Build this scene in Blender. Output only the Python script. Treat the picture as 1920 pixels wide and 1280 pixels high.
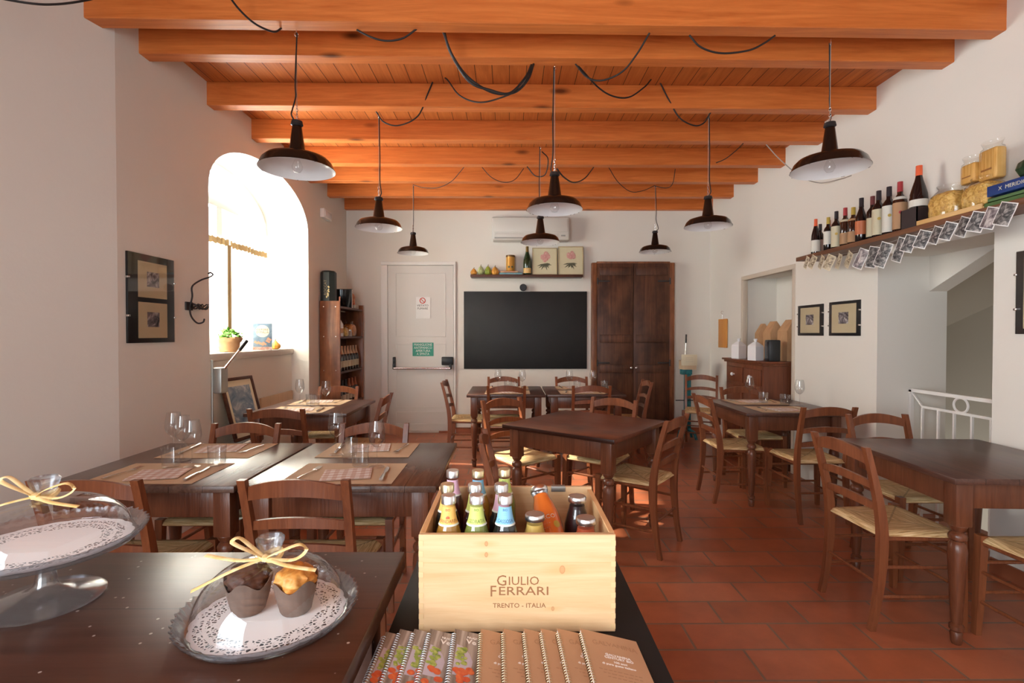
import bpy, bmesh, math, random
from mathutils import Vector, Matrix, noise
R = math.radians
sc = bpy.context.scene
for o in list(bpy.data.objects): bpy.data.objects.remove(o)

# ---------------------------------------------------------------- camera
cam = bpy.data.cameras.new('camera'); co = bpy.data.objects.new('camera', cam); sc.collection.objects.link(co)
cam.sensor_width = 36; cam.lens = 17.625; cam.clip_start = .02
co.location = (0, 0, 1.40); co.rotation_euler = (R(90 - .85), 0, R(-.3)); sc.camera = co
# ---------------------------------------------------------------- world, sun, daylight
sc.view_settings.view_transform = 'Standard'; sc.view_settings.look = 'None'
sc.cycles.transparent_max_bounces = 40; sc.view_settings.gamma = 1; sc.view_settings.exposure = 0.30
w = bpy.data.worlds.new('sky'); sc.world = w; w.use_nodes = True
bg = w.node_tree.nodes['Background']; bg.inputs[0].default_value = (.93, .97, 1, 1); bg.inputs[1].default_value = 1.6
def light(kind, name, loc, energy, color=(1, 1, 1), rot=(0, 0, 0), size=None, angle=None):
    l = bpy.data.lights.new(name, kind); l.energy = energy; l.color = color
    if size: l.shape = 'RECTANGLE'; l.size, l.size_y = size
    if angle: l.angle = angle
    o = bpy.data.objects.new(name, l); o.location = loc; o.rotation_euler = rot; sc.collection.objects.link(o); return o
sd = Vector((1, -.15, -.72))
light('SUN', 'sun', (-6, 6, 6), 11, (1, .9, .76), sd.to_track_quat('-Z', 'Y').to_euler(), angle=R(1.2))
# daylight through the arched window, and through the wide glazed doorway behind the viewer
light('AREA', 'window_daylight', (-3.15, 4.81, 2.05), 250, (.93, .97, 1), (R(90), 0, R(-90)), size=(1.7, 1.7))
light('AREA', 'doorway_daylight', (-1.45, -1.30, 1.5), 150, (.85, .93, 1), (R(90), 0, R(-62)), size=(1.9, 2.2))

# ---------------------------------------------------------------- helpers
def bm_(): return bmesh.new()
def box(bm, x0, x1, y0, y1, z0, z1, bev=0, seg=2, M=None, mi=0):
    g = bmesh.ops.create_cube(bm, size=1)
    vs = g['verts']
    for v in vs: v.co = Vector(((x0+x1)/2 + v.co.x*(x1-x0), (y0+y1)/2 + v.co.y*(y1-y0), (z0+z1)/2 + v.co.z*(z1-z0)))
    if M is not None:
        for v in vs: v.co = M @ v.co
    if mi:
        for f in {f for v in vs for f in v.link_faces}: f.material_index = mi
    if bev:
        es = list({e for v in vs for e in v.link_edges})
        bmesh.ops.bevel(bm, geom=es, offset=bev, segments=seg, affect='EDGES', profile=.5)
    return bm
def bx(*a, **k): return box(bm_(), *a, **k)
def lathe(bm, prof, n=24, c=(0, 0, 0), fn=None, M=None, mi=0):
    rings = []
    for i, (r, z) in enumerate(prof):
        if r < 1e-6: rings.append([bm.verts.new(Vector(c) + Vector((0, 0, z)))]); continue
        ring = []
        for k in range(n):
            t = 2*math.pi*k/n; rr, zz = (r, z) if fn is None else fn(r, z, t, i)
            ring.append(bm.verts.new(Vector(c) + Vector((rr*math.cos(t), rr*math.sin(t), zz))))
        rings.append(ring)
    for a, b in zip(rings, rings[1:]):
        for k in range(n):
            k2 = (k+1) % n
            if len(a) == 1 and len(b) == 1: continue
            if len(a) == 1: f = bm.faces.new((a[0], b[k2], b[k]))
            elif len(b) == 1: f = bm.faces.new((a[k], a[k2], b[0]))
            else: f = bm.faces.new((a[k], a[k2], b[k2], b[k]))
            f.material_index = mi
    if M is not None:
        for r_ in rings:
            for v in r_: v.co = M @ v.co
    return bm
def la(prof, n=24, **k): return lathe(bm_(), prof, n, **k)
def tube(bm, pts, r, n=8, flat=1.0, closed=False, up=None, square=False):
    pts = [Vector(p) for p in pts]; m = len(pts); rings = []
    N = None
    for i, p in enumerate(pts):
        t = (pts[(i+1) % m] - pts[i-1]) if closed else (pts[min(i+1, m-1)] - pts[max(i-1, 0)])
        t.normalize()
        if up is not None: N = Vector(up)
        elif N is None: N = Vector((0, 0, 1)) if abs(t.z) < .9 else Vector((1, 0, 0))
        N = (N - t*N.dot(t))
        if N.length < 1e-6: N = t.orthogonal()
        N.normalize(); B = t.cross(N)
        rr = r[i] if isinstance(r, (list, tuple)) else r
        ring = []
        for k in range(n):
            a = 2*math.pi*(k+.5)/n
            s = 1.4142 if square else 1
            ring.append(bm.verts.new(p + N*(math.cos(a)*rr*s*flat) + B*(math.sin(a)*rr*s)))
        rings.append(ring)
    prs = list(zip(rings, rings[1:])) + ([(rings[-1], rings[0])] if closed else [])
    for a, b in prs:
        for k in range(n): bm.faces.new((a[k], a[(k+1) % n], b[(k+1) % n], b[k]))
    if not closed: bm.faces.new(rings[0][::-1]); bm.faces.new(rings[-1])
    return bm
def smooth_pts(pts, n=6):
    pts = [Vector(p) for p in pts]; out = []
    P = [2*pts[0]-pts[1]] + pts + [2*pts[-1]-pts[-2]]
    for i in range(1, len(P)-2):
        a, b, c, d = P[i-1:i+3]
        for k in range(n):
            t = k/n
            out.append(.5*((2*b)+(c-a)*t+(2*a-5*b+4*c-d)*t*t+(3*b-a-3*c+d)*t**3))
    out.append(pts[-1]); return out
def obj(name, bm, mat, parent=None, smooth=True, ang=38, label=None):
    bmesh.ops.recalc_face_normals(bm, faces=bm.faces[:])
    me = bpy.data.meshes.new(name); bm.to_mesh(me); bm.free()
    for m in (mat if isinstance(mat, (list, tuple)) else [mat]): me.materials.append(m)
    if smooth:
        me.polygons.foreach_set('use_smooth', [True]*len(me.polygons)); me.set_sharp_from_angle(angle=R(ang))
    o = bpy.data.objects.new(name, me); sc.collection.objects.link(o)
    if parent: o.parent = parent
    if label: o['label'] = label
    return o
def tag(o, label, cat, group=None, kind=None):
    o['label'] = label; o['category'] = cat
    if group: o['group'] = group
    if kind: o['kind'] = kind
    return o
def thing(name, label, cat, loc=(0, 0, 0), rz=0, group=None):
    o = bpy.data.objects.new(name, None); sc.collection.objects.link(o)
    o.empty_display_size = .05
    o.location = loc; o.rotation_euler = (0, 0, rz); return tag(o, label, cat, group)
def dup(o, loc=None, rz=None, label=None, group=None, parent=None):
    c = o.copy(); sc.collection.objects.link(c)
    if parent: c.parent = parent
    if loc is not None: c.location = loc
    if rz is not None: c.rotation_euler = (0, 0, rz)
    if label: c['label'] = label
    if group: c['group'] = group
    for ch in list(o.children): dup(ch, parent=c)
    return c
def maker(build):
    st = {}
    def place(loc, rz, label, group=None, key=None, **kw):
        k = key or 'x'
        if k not in st: o = build(**kw); st[k] = o; o.location = loc; o.rotation_euler = (0, 0, rz); o['label'] = label; 
        else: o = dup(st[k], loc, rz, label)
        if group: o['group'] = group
        return o
    return place
def text(s, size, mat, parent, M, depth=.0004, align='CENTER', name='lettering', bend=None, sx=1, thick=0):
    cu = bpy.data.curves.new('t', 'FONT'); cu.body = s; cu.size = size; cu.align_x = align; cu.align_y = 'CENTER'; cu.extrude = depth; cu.offset = thick
    cu.resolution_u = 2
    t = bpy.data.objects.new('t', cu); sc.collection.objects.link(t)
    me = bpy.data.meshes.new_from_object(t); bpy.data.objects.remove(t)
    for v in me.vertices:
        p = v.co.copy(); p.x *= sx
        if bend: p = bend(p)
        v.co = M @ p
    me.materials.clear(); me.materials.append(mat); me.name = name
    o = bpy.data.objects.new(name, me); sc.collection.objects.link(o); o.parent = parent; return o
FRONT = Matrix.Rotation(R(90), 4, 'X')     # text plane facing -Y
def TM(loc, rx=90, ry=0, rz=0): return Matrix.Translation(loc) @ Matrix.Rotation(R(rz), 4, 'Z') @ Matrix.Rotation(R(ry), 4, 'Y') @ Matrix.Rotation(R(rx), 4, 'X')

# ---------------------------------------------------------------- materials
def mat(name, col=(.8, .8, .8), rough=.5, metal=0, spec=.5, trans=0, ior=1.45, alpha=1, coat=0, sss=0):
    m = bpy.data.materials.new(name); m.use_nodes = True; b = m.node_tree.nodes['Principled BSDF']
    b.inputs['Base Color'].default_value = (*col, 1); b.inputs['Roughness'].default_value = rough; b.inputs['Metallic'].default_value = metal
    b.inputs['Specular IOR Level'].default_value = spec; b.inputs['Transmission Weight'].default_value = trans; b.inputs['IOR'].default_value = ior
    b.inputs['Alpha'].default_value = alpha; b.inputs['Coat Weight'].default_value = coat
    return m
class NT:
    def __init__(s, m): s.m = m; s.t = m.node_tree; s.b = s.t.nodes['Principled BSDF']
    def n(s, ty, **k):
        x = s.t.nodes.new(ty)
        for a, v in k.items():
            if a.startswith('i_'): x.inputs[a[2:].replace('_', ' ')].default_value = v
            else: setattr(x, a, v)
        return x
    def l(s, a, b): s.t.links.new(a, b)
    def co(s, scale=(1, 1, 1), rot=(0, 0, 0)):
        c = s.n('ShaderNodeTexCoord'); mp = s.n('ShaderNodeMapping'); mp.inputs['Scale'].default_value = scale; mp.inputs['Rotation'].default_value = rot
        s.l(c.outputs['Object'], mp.inputs[0]); return mp.outputs[0]
    def ramp(s, fac, stops):
        r = s.n('ShaderNodeValToRGB'); e = r.color_ramp.elements
        while len(e) < len(stops): e.new(.5)
        for x, (p, c) in zip(e, stops): x.position = p; x.color = (*c, 1) if len(c) == 3 else c
        s.l(fac, r.inputs[0]); return r.outputs[0]
    def mix(s, fac, a, b, mode='MIX'):
        x = s.n('ShaderNodeMixRGB', blend_type=mode)
        for sock, v in ((0, fac), (1, a), (2, b)):
            if isinstance(v, (float, int)): x.inputs[sock].default_value = v
            elif isinstance(v, tuple): x.inputs[sock].default_value = (*v, 1)
            else: s.l(v, x.inputs[sock])
        return x.outputs[0]
    def math(s, op, a, b=0.0):
        x = s.n('ShaderNodeMath', operation=op)
        for i, v in enumerate((a, b)):
            if isinstance(v, (float, int)): x.inputs[i].default_value = v
            else: s.l(v, x.inputs[i])
        return x.outputs[0]
    def noise(s, vec, scale, detail=4, rough=.5, dist=0):
        x = s.n('ShaderNodeTexNoise'); x.inputs['Scale'].default_value = scale; x.inputs['Detail'].default_value = detail; x.inputs['Roughness'].default_value = rough; x.inputs['Distortion'].default_value = dist
        s.l(vec, x.inputs['Vector']); return x.outputs[0]
    def col(s, c): s.l(c, s.b.inputs['Base Color'])
    def bump(s, h, st=.2, d=.01):
        x = s.n('ShaderNodeBump'); x.inputs['Strength'].default_value = st; x.inputs['Distance'].default_value = d; s.l(h, x.inputs['Height']); s.l(x.outputs[0], s.b.inputs['Normal'])
def wood(name, c1, c2, axis='X', rough=.4, scale=1.0, knots=0, planks=None, spec=.4, dark=None, pk=.0012, coat=0):
    """grain runs along axis; planks=(axis, width) draws board joints across that axis"""
    m = mat(name, c1, rough, spec=spec, coat=coat); t = NT(m)
    st = {'X': (.6, 9, 9), 'Y': (9, .6, 9), 'Z': (9, 9, .6)}[axis]
    v = t.co(tuple(a*scale for a in st))
    n1 = t.noise(v, 1.6, 6, .62, 1.6); n2 = t.noise(v, 9, 3, .6)
    f = t.math('ADD', t.math('MULTIPLY', n1, .75), t.math('MULTIPLY', n2, .25))
    c = t.ramp(f, [(.32, c2), (.62, c1)])
    if dark:
        big = t.noise(t.co((2.2, 2.2, 1.4)), 1.5, 3, .6)
        c = t.mix(t.ramp(big, [(.42, (0, 0, 0)), (.7, (1, 1, 1))]), c, dark)
    if knots:
        vo = t.n('ShaderNodeTexVoronoi'); vo.inputs['Scale'].default_value = knots
        ks = {'X': (.55, 1.6, 1.6), 'Y': (1.6, .55, 1.6), 'Z': (1.6, 1.6, .55)}[axis]
        t.l(t.co(ks), vo.inputs['Vector'])
        k = t.ramp(vo.outputs['Distance'], [(.03, (1, 1, 1)), (.1, (0, 0, 0))])
        c = t.mix(k, c, tuple(x*.28 for x in c2))
    h = n2
    if planks:
        ax, wd = planks
        sx = t.n('ShaderNodeSeparateXYZ'); t.l(t.co(), sx.inputs[0])
        u = t.math('DIVIDE', sx.outputs['XYZ'.index(ax)], wd)
        fr = t.math('FRACT', u); fl = t.math('FLOOR', u)
        wn = t.n('ShaderNodeTexWhiteNoise', noise_dimensions='1D'); t.l(fl, wn.inputs['W'])
        c = t.mix(t.math('MULTIPLY', wn.outputs['Value'], .35), c, c2)
        ln = t.math('LESS_THAN', t.math('ABSOLUTE', t.math('SUBTRACT', fr, .5)), .5 - pk/wd)
        c = t.mix(ln, tuple(x*.25 for x in c2), c)
        h = t.math('ADD', t.math('MULTIPLY', n2, .2), ln)
    t.col(c); t.bump(h, .25, .004); return m
def thin_glass(name, tint=(1, 1, 1), rough=.01, boost=1.0, ior=1.5, edge=None, graze=.75):
    """a thin clear sheet: straight-through light plus an angle dependent reflection, the same from both faces"""
    m = bpy.data.materials.new(name); m.use_nodes = True; nt = m.node_tree; nt.nodes.clear(); N = nt.nodes.new; L = nt.links.new
    o = N('ShaderNodeOutputMaterial'); mx = N('ShaderNodeMixShader'); tr = N('ShaderNodeBsdfTransparent'); gl = N('ShaderNodeBsdfGlossy'); lw = N('ShaderNodeLayerWeight'); lw.inputs[0].default_value = .5
    pw = N('ShaderNodeMath'); pw.operation = 'POWER'; pw.inputs[1].default_value = 4.0; L(lw.outputs['Facing'], pw.inputs[0])
    ma = N('ShaderNodeMath'); ma.operation = 'MULTIPLY_ADD'; ma.use_clamp = True; ma.inputs[1].default_value = graze; ma.inputs[2].default_value = .04*boost; L(pw.outputs[0], ma.inputs[0])
    gl.inputs[1].default_value = rough; tr.inputs[0].default_value = (*tint, 1)
    if edge:
        cr = N('ShaderNodeMixRGB'); cr.inputs[1].default_value = (*tint, 1); cr.inputs[2].default_value = (*edge, 1); L(lw.outputs['Facing'], cr.inputs[0]); L(cr.outputs[0], tr.inputs[0])
    L(ma.outputs[0], mx.inputs[0]); L(tr.outputs[0], mx.inputs[1]); L(gl.outputs[0], mx.inputs[2]); L(mx.outputs[0], o.inputs[0])
    return m
def blotch(name, cols, scale=8, rough=.6, vec=(1, 1, 1), dist=1.0):
    m = mat(name, cols[0], rough); t = NT(m); n = t.noise(t.co(vec), scale, 4, .6, dist)
    k = len(cols); t.col(t.ramp(n, [(.34 + .32*i/(k-1), c) for i, c in enumerate(cols)])); return m
def plaster(name, col, bump=.12):
    m = mat(name, col, .9, spec=.2); t = NT(m); v = t.co(); n = t.noise(v, 1.3, 3, .5)
    t.col(t.mix(t.math('MULTIPLY', n, .12), col, tuple(x*.86 for x in col))); t.bump(t.noise(v, 7, 5, .6), bump, .02); return m

M = {}
M['wall'] = plaster('wall_plaster', (.78, .745, .675))
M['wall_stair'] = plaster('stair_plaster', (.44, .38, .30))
M['white_paint'] = mat('white_paint', (.82, .80, .76), .45)
M['door_paint'] = mat('door_paint', (.72, .70, .66), .5)
M['frame_beige'] = mat('frame_beige', (.60, .52, .42), .6)
M['sill'] = plaster('sill_stone', (.62, .58, .53), .05)
M['beam'] = wood('beam_pine', (.70, .215, .05), (.48, .115, .022), 'X', .42, .8, knots=1.9)
M['plank'] = wood('ceiling_pine', (.60, .19, .045), (.40, .10, .02), 'Y', .5, 1, knots=1.6, planks=('X', .125), pk=.003)
M['chair'] = wood('chair_beech', (.24, .078, .03), (.145, .042, .017), 'Z', .32, 1.5, spec=.5)
M['table'] = wood('table_walnut', (.115, .052, .034), (.05, .021, .015), 'Y', .30, 1.2, planks=('X', .14), spec=.55)
M['table_leg'] = wood('table_leg_wood', (.17, .058, .026), (.09, .028, .013), 'Z', .3, 1.4, spec=.5)
M['table_red'] = wood('table_red_walnut', (.225, .075, .034), (.115, .034, .018), 'Y', .28, 1.1, planks=('X', .14), spec=.55, dark=(.06, .02, .013))
M['table_grey'] = wood('table_greyed', (.15, .085, .058), (.06, .03, .02), 'Y', .27, 1.2, planks=('X', .14), spec=.6)
M['counter'] = wood('counter_wood', (.085, .034, .02), (.045, .017, .01), 'X', .30, .7, planks=('Y', .24), spec=.5)
t = NT(M['counter'])   # worm holes and pale specks of wear
vo = t.n('ShaderNodeTexVoronoi'); vo.inputs['Scale'].default_value = 34; t.l(t.co(), vo.inputs['Vector'])
src = t.b.inputs['Base Color'].links[0].from_socket
t.col(t.mix(t.ramp(vo.outputs['Distance'], [(.07, (1, 1, 1)), (.10, (0, 0, 0))]), src, (.42, .36, .32)))
M['dark_wood'] = wood('armoire_wood', (.17, .07, .035), (.06, .022, .012), 'Z', .45, .7, planks=('X', .155), dark=(.034, .013, .008))
M['cup_wood'] = wood('cupboard_wood', (.19, .06, .025), (.10, .028, .012), 'Z', .4, 1)
M['shelf_wood'] = wood('shelf_wood', (.20, .085, .04), (.11, .04, .02), 'Y', .45, 1)
M['shelf_dark'] = wood('shelf_dark_wood', (.10, .035, .02), (.055, .018, .01), 'X', .4, 1)
M['case_wood'] = wood('bookcase_wood', (.33, .13, .055), (.15, .05, .022), 'Z', .35, .8, dark=(.10, .035, .018), knots=1.3)
M['crate'] = wood('crate_pine', (.74, .52, .30), (.60, .36, .17), 'X', .5, .9, knots=3.1)
M['crate_in'] = wood('crate_pine_inside', (.80, .50, .24), (.70, .40, .17), 'Y', .5, .9)
M['tray'] = wood('pale_board', (.72, .47, .20), (.62, .37, .14), 'Y', .5, 1)
M['pale_box'] = wood('pale_birch', (.66, .50, .33), (.60, .44, .28), 'Z', .6, 1)
M['board'] = wood('orange_board', (.64, .29, .07), (.55, .22, .05), 'Z', .5, 1)
M['teal'] = blotch('teal_paint', [(.015, .13, .15), (.03, .19, .21), (.01, .07, .08)], 9, .5)
M['black_enamel'] = mat('black_enamel', (.012, .008, .006), .16, spec=.6)
M['white_enamel'] = mat('white_enamel', (.80, .80, .80), .25)
M['chip'] = mat('rusty_chip', (.06, .035, .02), .7)
M['cord'] = mat('black_cord', (.018, .014, .012), .6)
M['cord_grey'] = mat('grey_cord', (.35, .31, .27), .6)
M['iron'] = mat('wrought_iron', (.05, .045, .045), .5, .6)
M['steel'] = mat('steel', (.72, .70, .68), .22, 1)
M['coil'] = mat('coil_metal', (.42, .42, .42), .35, 1); M['coil_bronze'] = mat('coil_bronze', (.36, .27, .16), .35, 1)
M['galv'] = mat('galvanised', (.45, .45, .42), .45, .9)
M['black'] = mat('black_plastic', (.012, .012, .013), .4)
M['stand'] = mat('black_stand', (.006, .006, .0065), .6)
M['blackboard'] = blotch('blackboard_slate', [(.010, .011, .0115), (.015, .016, .0165)], 2, .55)
M['ac'] = mat('ac_plastic', (.66, .64, .58), .4); M['ac_dark'] = mat('ac_groove', (.33, .32, .29), .5)
M['bulb'] = thin_glass('bulb_glass', (.97, .97, .97), .02, 1.6)
M['glass'] = thin_glass('table_glass', (.97, .975, .975), .015, 1.6, edge=(.95, .955, .96), graze=.4)
M['dome'] = thin_glass('dome_glass', (.99, .99, .99), .012, 1.5, edge=(.88, .90, .91), graze=1.1)
M['pane'] = thin_glass('window_pane', (1, 1, 1), .01, 1)
M['pic_glass'] = thin_glass('picture_glass', (1, 1, 1), .02, 1)
M['cellophane'] = thin_glass('cellophane', (.97, .97, .95), .09, 1.3)
M['plate_glass'] = PG =  thin_glass('pressed_glass', (1, 1, 1), .16, 4, edge=(.80, .90, 1.0), graze=.7)
nt = PG.node_tree; L = nt.links.new                                     # thick pressed glass: part of the light is bent
out = [n for n in nt.nodes if n.type == 'OUTPUT_MATERIAL'][0]; thin = out.inputs[0].links[0].from_socket
gb = nt.nodes.new('ShaderNodeBsdfGlass'); gb.inputs['Roughness'].default_value = .02; gb.inputs['IOR'].default_value = 1.45; gb.inputs[0].default_value = (.95, .98, 1, 1)
mx = nt.nodes.new('ShaderNodeMixShader'); mx.inputs[0].default_value = .2; L(thin, mx.inputs[1]); L(gb.outputs[0], mx.inputs[2]); L(mx.outputs[0], out.inputs[0])
# knots and a board joint on the crate front
t = NT(M['crate']); src = t.b.inputs['Base Color'].links[0].from_socket
for kx, kz, r_ in ((.129, .170, .0045), (.129, .149, .0045), (.274, .120, .0075), (.256, .045, .004)):
    mp = t.n('ShaderNodeMapping'); mp.inputs['Location'].default_value = (-kx, 0, -kz); tc = t.n('ShaderNodeTexCoord'); L2 = t.l; L2(tc.outputs['Object'], mp.inputs[0])
    sc_ = t.n('ShaderNodeVectorMath', operation='MULTIPLY'); sc_.inputs[1].default_value = (.28, 0, 1); L2(mp.outputs[0], sc_.inputs[0]); ln_ = t.n('ShaderNodeVectorMath', operation='LENGTH'); L2(sc_.outputs[0], ln_.inputs[0])
    src = t.mix(t.math('MULTIPLY', t.ramp(t.math('DIVIDE', ln_.outputs['Value'], r_*1.8), [(.2, (1,)*3), (1, (0,)*3)]), .45), src, (.62, .30, .10))
    s2 = t.n('ShaderNodeVectorMath', operation='MULTIPLY'); s2.inputs[1].default_value = (1.25, 0, .85); L2(mp.outputs[0], s2.inputs[0]); l2_ = t.n('ShaderNodeVectorMath', operation='LENGTH'); L2(s2.outputs[0], l2_.inputs[0])
    src = t.mix(t.ramp(t.math('DIVIDE', l2_.outputs['Value'], r_), [(0, (.5,)*3), (.6, (.55,)*3), (.8, (1,)*3), (1, (0,)*3)]), src, (.42, .20, .08))
sz = t.n('ShaderNodeSeparateXYZ'); t.l(t.co(), sz.inputs[0])
src = t.mix(t.math('LESS_THAN', t.math('ABSOLUTE', t.math('SUBTRACT', sz.outputs[2], .1335)), .0006), src, (.60, .36, .16))
src = t.mix(t.math('MULTIPLY', t.math('LESS_THAN', sz.outputs[2], .1335), .12), src, (.78, .42, .20)); t.col(src)
M['paper'] = blotch('kraft_placemat', [(.56, .40, .25), (.60, .44, .28)], 3, .8)
M['kraft'] = blotch('kraft_paper', [(.48, .27, .13), (.56, .33, .17)], 5, .8)
M['kraft_cover'] = blotch('kraft_cover', [(.50, .30, .17), (.54, .33, .19)], 4, .7)
M['emboss'] = mat('embossed_kraft', (.40, .23, .125), .7)
M['burnt'] = mat('burnt_lettering', (.27, .12, .05), .8)
M['white_ink'] = mat('white_ink', (.88, .86, .82), .6)
M['dark_ink'] = mat('dark_ink', (.03, .03, .03), .7)
M['cream'] = mat('cream_paper', (.72, .64, .46), .8); M['white_paper'] = mat('white_paper', (.85, .85, .83), .7)
M['raffia'] = blotch('raffia', [(.72, .47, .16), (.88, .70, .38)], 30, .6)
M['red'] = mat('red_ink', (.65, .06, .03), .5); M['green_sign'] = mat('green_sign', (.03, .30, .20), .4)
# napkin: pink checks
m = M['napkin'] = mat('check_napkin', (.8, .7, .66), .9); t = NT(m); s_ = t.n('ShaderNodeSeparateXYZ'); t.l(t.co((1, 1, 1)), s_.inputs[0])
a = t.math('GREATER_THAN', t.math('FRACT', t.math('MULTIPLY', s_.outputs[0], 26)), .5); b = t.math('GREATER_THAN', t.math('FRACT', t.math('MULTIPLY', s_.outputs[1], 26)), .5)
t.col(t.ramp(t.math('MULTIPLY', t.math('ADD', a, b), .5), [(0, (.80, .76, .73)), (.5, (.68, .54, .47)), (1, (.58, .40, .33))]))
# rush seat: strands run parallel to the nearest rail
m = M['rush'] = mat('rush_seat', (.5, .4, .22), .75); t = NT(m); s_ = t.n('ShaderNodeSeparateXYZ'); t.l(t.co(), s_.inputs[0])
ax = t.math('ABSOLUTE', s_.outputs[0]); ay = t.math('ABSOLUTE', s_.outputs[1])
va = t.noise(t.co((10, 210, 60)), 1, 3, .6); vb = t.noise(t.co((210, 10, 60)), 1, 3, .6)
sel = t.math('GREATER_THAN', ax, ay)
f = t.mix(sel, va, vb)
c = t.ramp(f, [(.3, (.36, .20, .07)), (.5, (.68, .47, .22)), (.7, (.88, .69, .40))])
seam = t.math('LESS_THAN', t.math('ABSOLUTE', t.math('SUBTRACT', ax, ay)), .006)
t.col(t.mix(t.math('MULTIPLY', seam, .45), c, (.2, .13, .06))); t.bump(f, .6, .006)
# terracotta floor
m = M['floor'] = mat('cotto_tiles', (.4, .1, .04), .3, spec=.35); t = NT(m)
br = t.n('ShaderNodeTexBrick'); br.offset = .5; t.l(t.co(), br.inputs['Vector'])
for k, v in (('Scale', 1), ('Brick Width', .415), ('Row Height', .2), ('Mortar Size', .0065), ('Mortar Smooth', .25), ('Bias', 0)): br.inputs[k].default_value = v
br.inputs['Color1'].default_value = (.52, .17, .08, 1); br.inputs['Color2'].default_value = (.40, .12, .052, 1); br.inputs['Mortar'].default_value = (.25, .16, .11, 1)
n = t.noise(t.co(), 4.5, 5, .6); n2 = t.noise(t.co(), 30, 3, .6)
c = t.mix(.75, br.outputs['Color'], t.ramp(n, [(.3, (.62, .62, .62)), (.7, (1.0, 1.0, 1.0))]), 'MULTIPLY')
t.col(c); t.b.inputs['Roughness'].default_value = .3
t.bump(t.math('SUBTRACT', 1.0, br.outputs['Fac']), .35, .006)
M['skirting'] = mat('cotto_skirting', (.33, .10, .045), .45)
# curtain
m = M['curtain'] = bpy.data.materials.new('curtain_voile'); m.use_nodes = True; nt = m.node_tree; nt.nodes.clear()
o_ = nt.nodes.new('ShaderNodeOutputMaterial'); d = nt.nodes.new('ShaderNodeBsdfDiffuse'); tl = nt.nodes.new('ShaderNodeBsdfTranslucent'); mx = nt.nodes.new('ShaderNodeMixShader')
d.inputs[0].default_value = (.85, .78, .62, 1); tl.inputs[0].default_value = (.95, .9, .78, 1); mx.inputs[0].default_value = .6
for a_, b_ in ((d.outputs[0], mx.inputs[1]), (tl.outputs[0], mx.inputs[2]), (mx.outputs[0], o_.inputs[0])): nt.links.new(a_, b_)
m = M['lace'] = mat('curtain_lace', (.62, .46, .22), .9)
# doily: openwork paper ring
m = M['doily'] = mat('doily_paper', (.86, .86, .85), .8); t = NT(m); v = t.co()
vo = t.n('ShaderNodeTexVoronoi', feature='DISTANCE_TO_EDGE'); vo.inputs['Scale'].default_value = 150; t.l(v, vo.inputs['Vector'])
ln = t.n('ShaderNodeVectorMath', operation='LENGTH'); t.l(v, ln.inputs[0]); rr = ln.outputs['Value']
hole = t.math('GREATER_THAN', vo.outputs['Distance'], .17)
ring = t.math('MULTIPLY', t.math('GREATER_THAN', rr, .082), t.math('LESS_THAN', rr, .118))
gap = t.math('GREATER_THAN', t.math('ABSOLUTE', t.math('SUBTRACT', rr, .102)), .0025)
t.l(t.math('SUBTRACT', 1, t.math('MULTIPLY', t.math('MULTIPLY', hole, ring), gap)), t.b.inputs['Alpha'])
M['doily_big'] = M['doily']
M['choc'] = blotch('chocolate_cake', [(.035, .014, .009), (.085, .032, .018), (.14, .055, .03)], 26, .6)
M['gold_cake'] = blotch('golden_cake', [(.45, .14, .025), (.68, .27, .05), (.80, .45, .14)], 30, .5)
M['tulip'] = blotch('brown_baking_paper', [(.13, .085, .065), (.20, .135, .105)], 9, .75)
def photo_mat(name, dark=(.02, .02, .022), lightc=(.62, .58, .55), scale=9, mid=(.2, .19, .19)): return blotch(name, [dark, mid, lightc], scale, .35, dist=2.2)
M['photo'] = photo_mat('old_photograph', scale=12, mid=(.22, .18, .19)); M['photo2'] = photo_mat('monochrome_snapshot', scale=22, lightc=(.42, .40, .38), mid=(.10, .10, .10)); M['sepia'] = photo_mat('sepia_snapshot', (.10, .05, .03), (.62, .54, .38), 22, (.42, .35, .24))
# ================================================================ THE ROOM
LX, RX, BY, CZ, BZ = -2.30, 2.85, 7.11, 3.318, 3.142
def struct(name, bm, m, parent=None, **k):
    o = obj(name, bm, m, parent, **k)
    if not parent: o['kind'] = 'structure'
    return o
struct('floor', bx(-3.4, RX+.54, -1.8, BY+.2, -.12, 0), M['floor'])
ceil = struct('ceiling', bx(-3.4, RX+.54, -1.8, BY+.2, CZ, CZ+.12), M['plank'])
for i, (y, a) in enumerate([(-1.2, 1), (-.58, 1), (.04, 1), (.66, 1), (1.28, 1), (1.9, 1), (2.80, .95), (3.15, .8), (3.85, .6), (4.51, .4), (5.16, .3), (5.74, .2), (6.37, .1), (7.03, 0)]):
    if i in (0, 1, 2, 3): x0, x1 = -2.9, RX+.06
    elif i < 6: x0, x1 = -2.9, RX+.06
    else: x0, x1 = LX-(.12 if i == 6 else .05), RX+.05
    Mr = Matrix.Translation((LX, y, 0)) @ Matrix.Rotation(R(a), 4, 'Z') @ Matrix.Translation((-LX, -y, 0))
    b = bx(x0, x1, 0, .098 if i < 13 else .08, BZ, CZ, bev=.004, seg=1)
    for v in b.verts: v.co = Mr @ (v.co + Vector((0, y, 0)))
    o = obj('ceiling_beam', b, M['beam'], ceil, smooth=False)
    me = o.data                                                     # own origin so every beam has its own grain
    off = Vector((i*1.37 % 3, y, BZ))
    for v in me.vertices: v.co -= off
    o.location = off
struct('wall_back', bx(LX-.55, RX+.54, BY, BY+.2, 0, CZ), M['wall'])
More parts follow.
